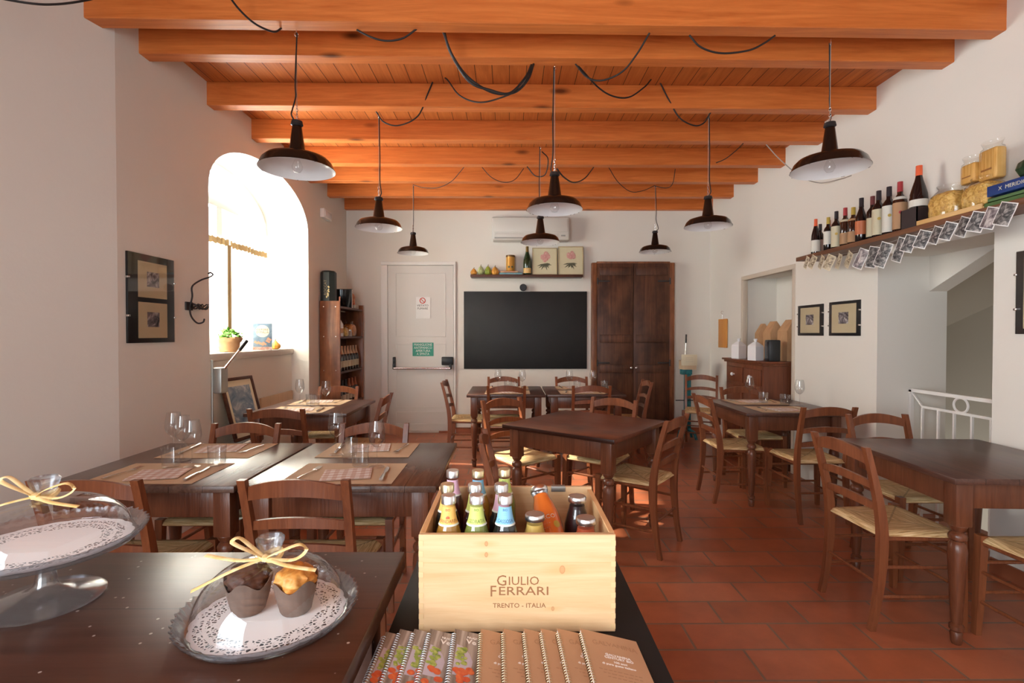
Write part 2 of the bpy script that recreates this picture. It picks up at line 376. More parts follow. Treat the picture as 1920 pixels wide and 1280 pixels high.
# left wall with the arched recess
y0, y1, zs, zt = 3.86, 5.76, 2.53, 3.01
yc, hw = (y0+y1)/2, (y1-y0)/2
N = 28
arc = [(yc - hw*math.cos(math.pi*k/N), zs + (zt-zs)*math.sin(math.pi*k/N)**.92) for k in range(N+1)]
b = bm_()
for X in (LX, LX-.55):
    def q(*p): b.faces.new([b.verts.new((X, y, z)) for y, z in p])
    q((2.96, 0), (y0, 0), (y0, zs), (y0, CZ), (2.96, CZ)); q((y1, 0), (BY, 0), (BY, CZ), (y1, CZ), (y1, zs))
    for (a0, b0), (a1, b1) in zip(arc, arc[1:]): q((a0, b0), (a1, b1), (a1, CZ), (a0, CZ))
pth = [(y0, 0)] + arc + [(y1, 0)]
for (a0, b0), (a1, b1) in zip(pth, pth[1:]): b.faces.new([b.verts.new(p) for p in ((LX, a0, b0), (LX, a1, b1), (LX-.55, a1, b1), (LX-.55, a0, b0))])
bmesh.ops.remove_doubles(b, verts=b.verts[:], dist=1e-5)
struct('wall_left', b, M['wall'], ang=30)
b = bm_()
f = [b.verts.new(p) for p in ((LX, 2.96, 0), (-2.78, 1.2, 0), (-2.78, -1.8, 0), (-3.2, -1.8, 0), (-3.2, 2.96, 0))]
t_ = [b.verts.new((v.co.x, v.co.y, CZ)) for v in f]
b.faces.new(f); b.faces.new(t_[::-1])
for k in range(5): b.faces.new((f[k], f[(k+1) % 5], t_[(k+1) % 5], t_[k]))
struct('wall_side', b, M['wall'], smooth=False)
struct('wall_parapet', bx(LX-.55, LX-.2, y0, y1, 0, 1.17), M['wall'])
struct('trim_1', bx(LX-.5, LX-.175, y0+.002, y1-.002, 1.17, 1.235, bev=.006), M['sill'])
# window frame in the recess
win = thing('window_1', '', '', (0, 0, 0)); del win['label']; del win['category']; win['kind'] = 'structure'
FX = LX-.5
b = bm_(); box(b, FX-.03, FX+.03, y0+.05, y0+.13, 1.235, zs); box(b, FX-.03, FX+.03, y1-.13, y1-.05, 1.235, zs); box(b, FX-.03, FX+.03, y0+.13, y1-.13, 1.235, 1.31)
box(b, FX-.03, FX+.035, yc-.045, yc+.045, 1.31, 2.60)
tube(b, [(FX, y0+.09 if k == 0 else (y1-.09 if k == N else y), z-.05) for k, (y, z) in enumerate(arc)], .045, 4, square=False)
obj('frame', b, M['white_paint'], win)
obj('transom', bx(FX-.035, FX+.04, y0+.1, y1-.1, 2.60, 2.70, bev=.004), M['white_paint'], win)
b = bm_(); box(b, FX-.003, FX+.003, y0+.12, y1-.12, 1.3, 2.62); box(b, FX-.003, FX+.003, y0+.2, y1-.2, 2.68, 2.84)
obj('pane', b, M['pane'], win, smooth=False)
obj('handle', box(box(bm_(), FX+.035, FX+.05, 5.52, 5.545, 2.30, 2.36, bev=.003), FX+.05, FX+.065, 5.52, 5.54, 2.24, 2.34, bev=.003), M['steel'], win)
# right wall: recess with cupboard, stair opening
b = bm_(); W = RX+.54
box(b, RX, W, 6.12, BY, 0, CZ); box(b, RX, W, 5.0, 6.12, 2.08, CZ); box(b, RX+.42, W, 5.0, 6.12, 0, 2.08); box(b, RX, W, 3.87, 5.0, 0, CZ)
box(b, RX, W, -1.8, 2.94, 0, CZ)
vs = [(2.94, 2.0), (3.42, 2.0), (3.87, 1.78), (3.87, CZ), (2.94, CZ)]
A = [b.verts.new((RX, y, z)) for y, z in [(2.94, 2.0), (3.87, 2.0), (3.87, CZ), (2.94, CZ)]]; B = [b.verts.new((W, *p.co[1:])) for p in A]
b.faces.new(A); b.faces.new(B[::-1])
for k in range(4): b.faces.new((A[k], A[(k+1) % 4], B[(k+1) % 4], B[k]))
struct('wall_right', b, M['wall'], smooth=False)
b = bm_()                                                           # sloping underside of the stair over the opening
for X0, X1 in ((RX+.40, W),):
    A = [b.verts.new((X0, *p)) for p in ((3.30, 2.0), (3.87, 1.73), (3.87, 2.0))]; B = [b.verts.new((X1, *p.co[1:])) for p in A]
    b.faces.new(A); b.faces.new(B[::-1])
    for k in range(3): b.faces.new((A[k], A[(k+1) % 3], B[(k+1) % 3], B[k]))
struct('trim_2', b, M['wall'], smooth=False)
# stairwell beyond the opening
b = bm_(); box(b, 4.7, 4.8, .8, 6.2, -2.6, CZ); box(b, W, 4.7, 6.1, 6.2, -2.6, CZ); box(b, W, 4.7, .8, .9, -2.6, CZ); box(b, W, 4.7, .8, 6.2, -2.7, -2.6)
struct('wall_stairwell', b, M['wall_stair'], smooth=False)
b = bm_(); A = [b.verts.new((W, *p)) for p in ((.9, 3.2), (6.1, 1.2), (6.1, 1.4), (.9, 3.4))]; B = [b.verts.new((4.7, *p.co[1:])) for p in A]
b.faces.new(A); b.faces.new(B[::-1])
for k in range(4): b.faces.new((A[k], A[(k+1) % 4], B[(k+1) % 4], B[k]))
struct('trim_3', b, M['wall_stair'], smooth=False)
b = bm_()                                                           # beige frame round the recess
for a in ((4.985, 5.03, 0, 2.05), (6.09, 6.135, 0, 2.05), (4.985, 6.135, 2.0505, 2.10)): box(b, RX-.012, RX+.05, a[0], a[1], a[2], a[3], bev=.003)
struct('trim_4', b, M['frame_beige'])
# wall behind the viewer with its wide glazed doorway
b = bm_(); box(b, -3.2, -1.5, -2.0, -1.8, 0, CZ); box(b, 2.1, W, -2.0, -1.8, 0, CZ); box(b, -1.5, 2.1, -2.0, -1.8, 2.65, CZ)
struct('wall_front', b, M['wall'], smooth=False)
b = bm_(); box(b, RX-.012, RX, -1.78, 2.93, 0, .085); struct('baseboard_right', b, M['skirting'])
b = bm_(); box(b, -1.0, RX, BY-.012, BY, 0, .075); struct('baseboard_back', b, M['skirting'])
# ---- emergency door in the back wall
d = thing('door_1', '', '', (0, 0, 0)); del d['label']; del d['category']; d['kind'] = 'structure'
def bp(px, Y=BY): return (px-955)*Y/940
xa, xb = bp(728), bp(851)
b = bm_(); box(b, bp(716), xa, BY-.035, BY, 0, 2.3695, bev=.004); box(b, xb, bp(855), BY-.035, BY, 0, 2.3695, bev=.004); box(b, bp(716), bp(855), BY-.035, BY, 2.37, 2.42, bev=.004)
obj('frame', b, M['white_paint'], d)
lf = obj('leaf', bx(xa+.004, xb-.004, BY-.028, BY, .03, 2.365, bev=.003), M['door_paint'], d)
b = bm_()
for z0, z1 in ((.12, .30), (.36, 1.26), (1.36, 2.26)):
    b2 = (xa+.11, xb-.11)
    for a in ((b2[0], b2[1], z0, z0+.012), (b2[0], b2[1], z1-.012, z1), (b2[0], b2[0]+.012, z0, z1), (b2[1]-.012, b2[1], z0, z1)): box(b, a[0], a[1], BY-.034, BY-.027, a[2], a[3], bev=.002)
obj('moulding', b, M['door_paint'], lf)
zb = 1.4 + (626-689)*BY/940
pb = obj('panic_bar', tube(bm_(), [(bp(742), BY-.13, zb), (bp(846), BY-.13, zb)], .016, 12), M['steel'], d)
for px, w_, s in ((741, .035, 0), (840, .075, 0)):
    b = bm_(); x = bp(px) if px < 800 else bp(839); box(b, x-w_/2 if px < 800 else x-.075, x+w_/2 if px < 800 else x+.085, BY-.085, BY-.028, zb+.04, zb+.155, bev=.01)
    xx = bp(742) if px < 800 else bp(846); box(b, xx-.014, xx+.014, BY-.14, BY-.05, zb-.015, zb+.06, bev=.004)
    obj('lock_case', b, M['black'], d)
# signs on the door
x0, x1, z0, z1 = bp(774.5), bp(813.5), 1.4+(626-667)*BY/940, 1.4+(626-642)*BY/940
s = thing('exit_sign', 'green push bar notice stuck on the emergency door', 'sign', (0, 0, 0))
obj('panel', bx(x0, x1, BY-.0368, BY-.0345, z0, z1), M['green_sign'], s)
for i, tx in enumerate(('MANIGLIONE', 'ANTIPANICO', 'APERTURA', 'A SPINTA')): text(tx, .048, M['white_ink'], s, TM(((x0+x1)/2, BY-.0372, z1-.03-.0435*i)), sx=.88)
x0, x1, z0, z1 = bp(781), bp(808), 1.4+(626-597)*BY/940, 1.4+(626-557)*BY/940
s = thing('no_smoking_notice', 'white no smoking notice on the upper emergency door', 'sign', (0, 0, 0)); xc = bp(793.5)
obj('sheet', bx(x0, x1, BY-.0368, BY-.0345, z0, z1), M['white_paper'], s)
b = bm_(); tube(b, [(xc+.037*math.cos(2*math.pi*k/24), BY-.039, 1.87+.037*math.sin(2*math.pi*k/24)) for k in range(24)], .006, 6, closed=True)
tube(b, [(xc-.026, BY-.039, 1.896), (xc+.026, BY-.039, 1.844)], .005, 6); obj('prohibition_ring', b, M['red'], s)
text('VIETATO', .04, M['dark_ink'], s, TM((xc, BY-.0372, 1.80))); text('FUMARE', .04, M['dark_ink'], s, TM((xc, BY-.0372, 1.758))); 

# ================================================================ BACK WALL THINGS
o = tag(obj('blackboard', bx(bp(870), bp(1100), BY-.025, BY-.001, 1.4-.065*BY/.94, 1.4+.0795*BY/.94, bev=.003), M['blackboard']), 'large matt black writing board on the white wall', 'blackboard')
def hang(name, lab, cat): return thing(name, lab, cat)
# air conditioner
Y = BY-.2; xa, xb, za, zb = bp(922, Y), bp(1068, Y), 1.4+.1757*Y/.94, 1.4+.2195*Y/.94
ac = thing('air_conditioner', 'cream wall air conditioner above the small shelf', 'air conditioner')
obj('body', bx(xa, xb, Y, BY-.001, za, zb, bev=.025, seg=3), M['ac'], ac)
obj('front_panel', bx(xa+.03, xb-.03, Y-.01, Y+.01, za+.11, zb-.03, bev=.006), M['ac'], ac)
obj('louvre', bx(xa+.04, xb-.16, Y-.006, Y+.01, za+.04, za+.09, bev=.004), M['ac'], ac); obj('outlet_slot', bx(xa+.04, xb-.16, Y-.004, Y+.02, za+.022, za+.036), M['ac_dark'], ac)
obj('indicator', bx(xb-.12, xb-.06, Y-.003, Y+.01, za+.05, za+.07, bev=.003), M['ac_dark'], ac)
# black round wall light over the board
Y = BY; x, z = bp(981, 7.02), 1.4+.087*7.02/.94
sp = thing('wall_spotlight', 'round black spotlight fixed above the blackboard', 'lamp')
obj('head', la([(0, .0), (.03, .0), (.048, .02), (.05, .07), (.044, .078), (0, .078)], 24, M=TM((x, BY-.03, z), 90)), M['black'], sp)
obj('mount', bx(x-.01, x+.10, BY-.03, BY-.001, z-.05, z-.035, bev=.003), M['white_paint'], sp)
# armoire
Y = 6.99; xa, xb, zt_ = bp(1110, Y), bp(1265, Y), 1.4+.1365*Y/.94
ar = thing('wall_cupboard', 'tall dark two door wooden cupboard beside the blackboard', 'cupboard', ((xa+xb)/2, Y, 0)); w2 = (xb-xa)/2
b = bm_(); box(b, -w2, w2, .03, BY-Y-.014, 0, zt_-.02); box(b, -w2, -w2+.07, 0, .03, 0, zt_-.02, bev=.004); box(b, w2-.07, w2, 0, .03, 0, zt_-.02, bev=.004); box(b, -w2+.065, w2-.065, .0, .03, zt_-.03, zt_-.005, bev=.003)
obj('carcass', b, M['case_wood'], ar)
for sgn in (-1, 1):
    x0, x1 = (-w2+.072, -.003) if sgn < 0 else (.003, w2-.072)
    b = bm_(); box(b, x0, x1, -.012, .03, .05, zt_-.03, bev=.004)
    for z in (.1, .86, 1.28, zt_-.2): box(b, x0+.03, x1-.03, -.028, -.01, z, z+.11, bev=.005)
    dr = obj('door', b, M['dark_wood'], ar)
    for z in (1.00, zt_-.28):
        h = bm_(); xe = x0 if sgn < 0 else x1; box(h, min(xe+.0*sgn, xe-.17*sgn), max(xe, xe-.17*sgn), -.032, -.026, z-.01, z+.01, bev=.002); tube(h, [(xe, -.03, z-.045), (xe, -.03, z+.045)], .009, 8)
        obj('hinge', h, M['iron'], dr)
    obj('knob', la([(0, 0), (.012, 0), (.009, .015), (.016, .025), (.016, .035), (0, .042)], 12, M=TM((.035*sgn, -.012, .93), 90)), M['steel'], dr)
# small shelf
sh = tag(obj('wall_shelf', bx(bp(882, 6.93), bp(1093, 6.93), 6.93, BY-.001, 2.187, 2.222, bev=.004), M['shelf_dark']), 'dark wooden wall shelf above the blackboard', 'shelf'); SZ = 2.222
def sx_(px, Y=7.0): return (px-955)*Y/940
def gourd(x, y, z, r, h, m, lab, ribs=10, pear=1.0, group=None, neck=.3):
    g = thing('gourd', lab, 'gourd', (x, y, z), 0, group)
    prof = [(0, .02*h), (.45*r, 0), (.85*r, .12*h), (r, .33*h), (.9*r, .52*h), (.62*r*pear, .72*h), (.36*r*pear, .88*h), (.12*r, .95*h), (0, .955*h)]
    obj('fruit', la(prof, 40, fn=lambda r_, z_, t_, i: (r_*(1+.05*math.cos(ribs*t_)), z_)), m, g)
    obj('stalk', tube(bm_(), smooth_pts([(0, 0, .92*h), (.02*r, 0, h), (.15*r, 0, 1.12*h)], 3), [.13*r]*3+[.09*r]*3+[.1*r], 7), M['stalk'], g); return g
M['stalk'] = mat('gourd_stalk', (.25, .20, .08), .8)
M['g_orange'] = blotch('gourd_orange', [(.62, .27, .04), (.75, .38, .07)], 8, .45); M['g_green'] = blotch('gourd_pale_green', [(.30, .36, .12), (.58, .60, .34)], 12, .45, (3, 3, .6)); M['g_mixed'] = blotch('gourd_mixed', [(.14, .24, .04), (.35, .38, .05), (.70, .45, .05)], 5, .4, (1, 1, 2)); M['g_dark'] = blotch('gourd_dark_green', [(.012, .035, .014), (.03, .065, .03)], 10, .35)
gourd(sx_(888.5), 7.0, SZ, .045, .095, M['g_orange'], 'small round orange gourd at the end of the board shelf')
gourd(sx_(901.5), 7.0, SZ, .048, .13, M['g_green'], 'pale green striped gourd between the orange and dark ones')
gourd(sx_(915), 7.0, SZ, .048, .13, M['g_mixed'], 'green and yellow mottled gourd on the shelf above the blackboard')
gourd(sx_(928), 7.0, SZ, .05, .12, M['g_orange'], 'plump orange gourd beside the stacked shelf books')
def book(name, x0, x1, y0, y1, z, th, m, lab, rz=0, grp=None, spine=None):
    g = thing(name, lab, 'book', ((x0+x1)/2, (y0+y1)/2, z), rz, grp); a, c = (x1-x0)/2, (y1-y0)/2
    b = bm_(); box(b, -a, a, -c, c, 0, .003); box(b, -a, a, -c, c, th-.003, th); box(b, -a, a, -c, -c+.003, 0, th)
    obj('cover', b, m, g); obj('pages', bx(-a+.004, a-.004, -c+.0035, c-.005, .0032, th-.0032), M['white_paper'], g); return g
M['blue_book'] = blotch('book_blue', [(.10, .28, .33), (.2, .4, .42), (.06, .18, .26)], 6, .5); M['tan_book'] = blotch('book_tan', [(.58, .42, .24), (.66, .30, .16), (.66, .55, .36)], 4, .6)
book('book', sx_(936.5), sx_(979), 6.95, 7.08, SZ, .028, M['blue_book'], 'thin blue green book at the bottom of the shelf stack')
book('book', sx_(938), sx_(971), 6.955, 7.075, SZ+.0285, .024, M['tan_book'], 'thin tan book lying on the blue one')
M['tin'] = mat('tin_ochre', (.62, .33, .07), .3, .35); M['tin_lid'] = mat('tin_lid', (.20, .11, .04), .35, .6)
tn = thing('tin', 'tall ochre storage tin standing on the stacked books', 'tin', (sx_(957), 7.015, SZ+.053))
obj('body', la([(0, 0), (.062, 0), (.064, .004), (.062, .01), (.062, .195), (0, .195)], 32), M['tin'], tn); obj('lid', la([(0, .195), (.064, .195), (.065, .199), (.064, .218), (.06, .222), (0, .222)], 32), M['tin_lid'], tn)
b = bm_(); 
for k in (-1.9, -1.2): lathe(b, [(0, -.002), (.014, -.002), (.014, .002), (0, .002)], 10, M=Matrix.Rotation(k, 4, 'Z') @ Matrix.Translation((.0625, 0, .055)) @ Matrix.Rotation(R(90), 4, 'Y'))
obj('emblem', b, mat('tin_emblem', (.08, .11, .06), .5), tn)
# bottle builder
def glassy(name, c, rough=.08): return mat(name, c, rough, spec=.7, coat=.5)
M['bt_green'] = glassy('bottle_green', (.012, .035, .012)); M['bt_dark'] = glassy('bottle_dark', (.010, .006, .006)); M['bt_brown'] = glassy('bottle_brown', (.035, .012, .006)); M['bt_amber'] = glassy('bottle_wine', (.10, .02, .02))
COL = {}
def cm(c, rough=.4, metal=0):
    k = (c, rough, metal)
    if k not in COL: COL[k] = mat('dye_%d' % len(COL), c, rough, metal)
    return COL[k]
def bottle_prof(r, h, kind):
    if kind == 'bordeaux': return [(0, .004), (r*.9, 0), (r, .006), (r, .60*h), (r*.92, .66*h), (r*.62, .715*h), (r*.42, .75*h), (r*.38, .80*h), (r*.36, .985*h), (0, .985*h)]
    if kind == 'champagne': return [(0, .004), (r*.92, 0), (r, .008), (r, .45*h), (r*.93, .55*h), (r*.72, .66*h), (r*.48, .76*h), (r*.35, .84*h), (r*.33, .985*h), (0, .985*h)]
    return [(0, .004), (r*.9, 0), (r, .006), (r, .50*h), (r*.9, .58*h), (r*.62, .68*h), (r*.42, .76*h), (r*.36, .84*h), (r*.36, .985*h), (0, .985*h)]
def bottle(x, y, z, r, h, kind, body, cap, lab_c, label, l0=.12, l1=.48, facing=-90, arc=200, cap_from=.80, grp='bottles on the long wall shelf', emblem=None, neckband=None):
    g = thing('wine_bottle', label, 'bottle', (x, y, z), 0, grp); pr = bottle_prof(r, h, kind)
    obj('bottle_glass', la(pr, 24), body, g)
    def rad(zz):
        for (a, za), (c, zc) in zip(pr[1:], pr[2:]):
            if za <= zz <= zc: return a+(c-a)*(zz-za)/(zc-za+1e-9)
        return pr[-2][0]
    zz = [cap_from*h+(1-cap_from)*h*k/5 for k in range(6)]
    obj('capsule', la([(rad(min(q, .98*h))+.0012, q) for q in zz]+[(0, h)], 20), cap, g)
    if lab_c:
        b = bm_(); n = 14; rows = []
        for q in (l0*h, l1*h):
            rows.append([b.verts.new(((rad(q)+.0008)*math.cos(R(facing-arc/2+arc*k/n)), (rad(q)+.0008)*math.sin(R(facing-arc/2+arc*k/n)), q)) for k in range(n+1)])
        for k in range(n): b.faces.new((rows[0][k], rows[0][k+1], rows[1][k+1], rows[1][k]))
        lo = obj('label_paper', b, lab_c, g)
        if emblem:
            zc = (l0+.62*(l1-l0))*h; obj('emblem', la([(0, 0), (.011, 0), (.011, .0015), (0, .0015)], 14, M=Matrix.Rotation(R(facing), 4, 'Z') @ Matrix.Translation((r+.0002, 0, zc)) @ Matrix.Rotation(R(90), 4, 'Y')), emblem, lo)
    if neckband: obj('neck_label', la([(rad(q*h)+.0022, q*h) for q in (.64, .67, .70)], 20), neckband, g)
    return g
bottle(sx_(988.5, 7.0), 7.02, SZ, .056, .40, 'champagne', M['bt_green'], cm((.20, .12, .03), .35, .5), cm((.70, .45, .16)), 'large green champagne bottle beside the flower pictures', .06, .24, grp=None, arc=150, emblem=cm((.65, .5, .3)))
# flower prints
def flower(x0, x1, z0, z1, y, lab, lean, seed):
    w_, h_ = x1-x0, z1-z0; g = thing('flower_print', lab, 'picture', ((x0+x1)/2, y, z0)); g.rotation_euler = (R(-lean), 0, 0)
    b = bm_(); f = .012
    for a in ((-w_/2, w_/2, 0, f), (-w_/2, w_/2, h_-f, h_), (-w_/2, -w_/2+f, f, h_-f), (w_/2-f, w_/2, f, h_-f)): box(b, a[0], a[1], -.014, .004, a[2], a[3], bev=.002)
    obj('frame', b, M['flo_frame'], g); obj('print', bx(-w_/2+f, w_/2-f, -.006, .002, f, h_-f), M['flo_paper'], g)
    rd = random.Random(seed); b = bm_()
    for k in range(16):
        a = rd.uniform(0, 6.3); r_ = rd.uniform(.0, .052); lathe(b, [(0, -.0012), (.024+rd.random()*.012, -.0008), (0, .0012)], 9, M=TM((.01+r_*math.cos(a), -.0085-.0003*k, h_*.66+r_*math.sin(a)), 90))
    obj('petals', b, M['flo_pink'], g); b = bm_()
    for k in range(9):
        a = R(200+20*k+rd.uniform(-8, 8)); L = rd.uniform(.07, .12); c = Vector((0, -.0085, h_*.42)); d_ = Vector((math.cos(a), 0, math.sin(a)*.8))
        tube(b, [c, c+d_*L*.5, c+d_*L], [.003, .011, .002], 6, flat=1, up=(0, 0, 1))
    for v in b.verts: v.co.y = -.0085 + (v.co.y+.0085)*.08
    obj('leaves', b, M['flo_leaf'], g); return g
M['flo_frame'] = mat('print_frame', (.46, .36, .20), .5); M['flo_paper'] = blotch('print_paper', [(.62, .57, .37), (.66, .61, .42)], 3, .5); M['flo_pink'] = blotch('petal_pink', [(.55, .22, .20), (.72, .45, .38)], 40, .6); M['flo_leaf'] = mat('leaf_ink', (.10, .10, .06), .6)
flower(sx_(998, 7.02), sx_(1044.5, 7.02), SZ, SZ+.385, 7.02, 'pink flower print leaning beside the champagne bottle', 4, 3)
flower(sx_(1046.5, 7.02), sx_(1093.5, 7.02), SZ, SZ+.405, 7.02, 'pale flower print leaning at the outer shelf end', 4, 8)
# emergency lamp, framed pictures, hook
e = thing('emergency_light', 'small white box lamp high up beside the arched window', 'lamp')
obj('housing', bx(LX, LX+.055, 6.12, 6.38, 2.82, 2.93, bev=.008), M['white_paint'], e); obj('diffuser', bx(LX+.05, LX+.06, 6.14, 6.36, 2.84, 2.91, bev=.004), M['white_enamel'], e)
def framed(name, X, s, ya, yb, z0, z1, lab, fr, mats, frm, clip=True):
    """hung on a side wall; s=+1 faces +X"""
    g = thing(name, lab, 'picture', (X, (ya+yb)/2, z0)); w_, h_ = yb-ya, z1-z0
    def P(d0, d1, a0, a1, b0, b1, bev=0): return box(bm_(), min(s*d0, s*d1), max(s*d0, s*d1), a0, a1, b0, b1, bev=bev)
    obj('frame', P(0, .012, -w_/2, w_/2, 0, h_, .002), frm, g)
    for (a0, a1, b0, b1, k) in mats:
        mt = obj('mount', P(.010, .0135, a0, a1, b0, b1), M['mount'], g)
        ca, cb = (a0+a1)/2, b0+(b1-b0)*.52
        obj('photo', P(.012, .0145, ca-k*(a1-a0), ca+k*(a1-a0), cb-k*1.0*(b1-b0), cb+k*1.0*(b1-b0)), M['photo'], mt)
    obj('glazing', P(.0155, .017, -w_/2, w_/2, 0, h_), M['pic_glass'], g, smooth=False)
    if clip:
        c = bm_()
        for a in ((-w_/2-.006, .3), (w_/2-.012, .3), (-w_/2-.006, .72), (w_/2-.012, .72)): box(c, min(0, s*.02), max(0, s*.02), a[0], a[0]+.018, a[1]*h_-.006, a[1]*h_+.006, bev=.002)
        obj('clip', c, M['steel'], g)
    return g
M['mount'] = mat('picture_mount', (.60, .50, .32), .8); M['frame_black'] = mat('frame_black', (.012, .011, .012), .3)
framed('double_picture', LX, 1, 3.02, 3.44, 1.345, 1.90, 'tall black frame with two small photographs near the window', 0, [(-.125, .135, .03, .255, .21), (-.125, .135, .285, .51, .21)], M['frame_black'])
framed('framed_photo', RX, -1, 4.53, 4.92, 1.385, 1.675, 'smaller black framed photograph nearer the recess', 0, [(-.15, .15, .025, .265, .2)], M['frame_black'])
framed('framed_photo', RX, -1, 4.05, 4.44, 1.385, 1.68, 'wider black framed photograph below the bottle shelf', 0, [(-.155, .155, .025, .27, .2)], M['frame_black'])
framed('framed_photo', RX, -1, 2.35, 2.80, 1.40, 1.86, 'black framed photograph cut off beyond the stair opening', 0, [(-.18, .18, .03, .43, .2)], M['frame_black'])
h = thing('wall_hook', 'wrought iron hook with curled leaves beside the window', 'hook', (LX, 3.655, 1.60)); K = .95
obj('bracket', tube(bm_(), smooth_pts([(.02, -.06, 0), (.03, -.05, .07), (.03, -.05, .14), (.06, .0, .19), (.10, .035, .215), (.12, .05, .235), (.11, .04, .25), (.095, .03, .24)], 5), .006, 8), M['iron'], h)
b = bm_(); box(b, 0, .012, -.09, -.01, -.03, .03, bev=.004); tube(b, smooth_pts([(.01, -.05, .0), (.02, -.05, -.07), (.05, -.03, -.12), (.08, -.01, -.115), (.085, 0, -.09)], 5), .006, 8); obj('hook', b, M['iron'], h)
b = bm_()
for k in range(5):
    a = R(72*k); tube(b, [(.03+.045*math.cos(q)*.6+.03*math.cos(a), .03+.045*math.sin(q)+.03*math.sin(a), .0+.018*math.sin(2*q+a)) for q in [2*math.pi*j/14 for j in range(14)]], .0045, 6, closed=True)
obj('scroll_leaf', b, M['iron'], h)
# crank of the shutter
cr = thing('shutter_crank', 'metal shutter winder with black grip under the window sill', 'crank', (LX+.04, 3.92, 1.0))
obj('gearbox', bx(-.03, .04, -.05, .05, -.06, .14, bev=.012), M['galv'], cr)
obj('rod', bx(-.035, -.022, -.06, -.045, -.95, .2, bev=.002), M['galv'], cr)
obj('crank_arm', tube(bm_(), [(.03, 0, .12), (.08, .14, .27)], .009, 8), M['steel'], cr); obj('grip', tube(bm_(), [(.08, .14, .27), (.105, .21, .345)], .014, 10), M['black'], cr)
# low heater and things on it
ht = thing('convector_heater', 'low pale slatted convector heater under the window', 'heater', (LX+.02, 4.75, 0))
obj('casing', bx(-.17, .0, -.78, .72, .04, .46, bev=.02), M['ac'], ht)
b = bm_()
for k in range(46): y_ = -.7+1.36*k/45; box(b, -.15, -.02, y_, y_+.012, .455, .468)
obj('grille', b, M['ac_dark'], ht)
obj('foot', bx(-.14, -.03, -.7, -.6, 0, .045), M['black'], ht); obj('foot', bx(-.14, -.03, .5, .6, 0, .045), M['black'], ht)
tag(obj('birch_panel', bx(LX-.19, LX-.17, 5.0, 5.72, .47, .76, bev=.002), M['pale_box']), 'pale birch board standing on the heater beneath the sill', 'board')
g = thing('leaning_picture', 'brown framed blue picture leaning under the window sill', 'picture', (LX-.02, 4.5, .47)); g.rotation_euler = (0, R(-15), R(-8))
b = bm_(); w_, h_, f = .42, .56, .028
for a in ((-w_/2, w_/2, 0, f), (-w_/2, w_/2, h_-f, h_), (-w_/2, -w_/2+f, f, h_-f), (w_/2-f, w_/2, f, h_-f)): box(b, -.01, .014, a[0], a[1], a[2], a[3], bev=.004)
obj('frame', b, M['shelf_dark'], g); mt = obj('mount', bx(-.004, .004, -w_/2+f, w_/2-f, f, h_-f), M['cream'], g); obj('image', bx(.003, .006, -w_/2+.065, w_/2-.065, .07, h_-.08), blotch('blue_scene', [(.10, .17, .24), (.22, .28, .34), (.6, .6, .6)], 7, .4), mt)
# plant, book, gourd on the sill
SL = 1.235
p = thing('potted_basil', 'bright green basil in a kraft paper bag on the sill', 'plant', (LX-.27, 4.62, SL))
rd = random.Random(5)
obj('paper_bag', la([(0, 0), (.075, 0), (.085, .05), (.088, .11), (.10, .135), (.104, .12), (.095, .09), (.085, .125), (.08, .13), (0, .125)], 28, fn=lambda r, z, t_, i: (r*(1+.05*math.sin(5*t_+i)+.03*math.sin(11*t_+2*i)), z+.006*math.sin(4*t_+i))), M['kraft'], p)
b = bm_()
for k in range(150):
    a, e_ = rd.uniform(0, 6.283), rd.uniform(.1, 1.5); rr = rd.uniform(.06, .115); c = Vector((rr*math.cos(a)*math.cos(e_), rr*math.sin(a)*math.cos(e_), .125+rr*math.sin(e_)*.8))
    u = Vector((rd.uniform(-1, 1), rd.uniform(-1, 1), rd.uniform(-.3, .5))).normalized(); v_ = u.orthogonal().normalized(); L = rd.uniform(.014, .024)
    q = [c-u*L, c-u*L*.2+v_*L*.55, c+u*L+Vector((0, 0, .004)), c-u*L*.2-v_*L*.55]; b.faces.new([b.verts.new(x) for x in q])
obj('leaves', b, blotch('basil_leaf', [(.05, .22, .02), (.18, .45, .05)], 20, .5), p)
bk = thing('cookbook', 'blue cookbook with round cream title propped on the sill', 'book', (LX-.24, 5.17, SL)); bk.rotation_euler = (R(-6), 0, R(24)); bk.scale = (1.15, 1.15, 1.12)
obj('pages', bx(-.075, .075, .004, .022, .003, .243), M['white_paper'], bk); cv = obj('cover', bx(-.078, .078, 0, .004, 0, .248, bev=.001), blotch('book_photo', [(.10, .16, .23), (.16, .24, .32), (.20, .28, .36)], 10, .4), bk)
obj('title_disc', la([(0, 0), (.056, 0), (.056, .0015), (0, .0015)], 36, M=TM((0, 0, .175), 90)), mat('book_cream', (.78, .72, .56), .6), cv)
text('OSTERIE', .026, M['dark_ink'], cv, TM((0, -.0016, .187))); text("D'ITALIA", .026, M['dark_ink'], cv, TM((0, -.0016, .163)))
b = bm_(); 
for k, (x_, z_, a_) in enumerate(((-.045, .06, -30), (-.02, .055, -20), (.0, .045, -10), (.02, .05, 10), (.05, .07, 35), (.06, .09, 50))): tube(b, [(x_-.02, -.0006, z_+.02), (x_+.01, -.0006, z_)], [.012, .009], 6)
for v in b.verts: v.co.y = -.0008+(v.co.y+.0006)*.06
obj('cover_hands', b, mat('book_skin', (.55, .27, .17), .6), cv)
obj('cover_table', bx(-.077, .077, -.0012, .0, .002, .03), blotch('book_red', [(.35, .12, .08), (.55, .45, .40)], 60, .5), cv)
gourd(LX-.235, 5.44, SL, .055, .10, M['g_orange'], 'small yellow gourd on the sill beside the cookbook', pear=.8)
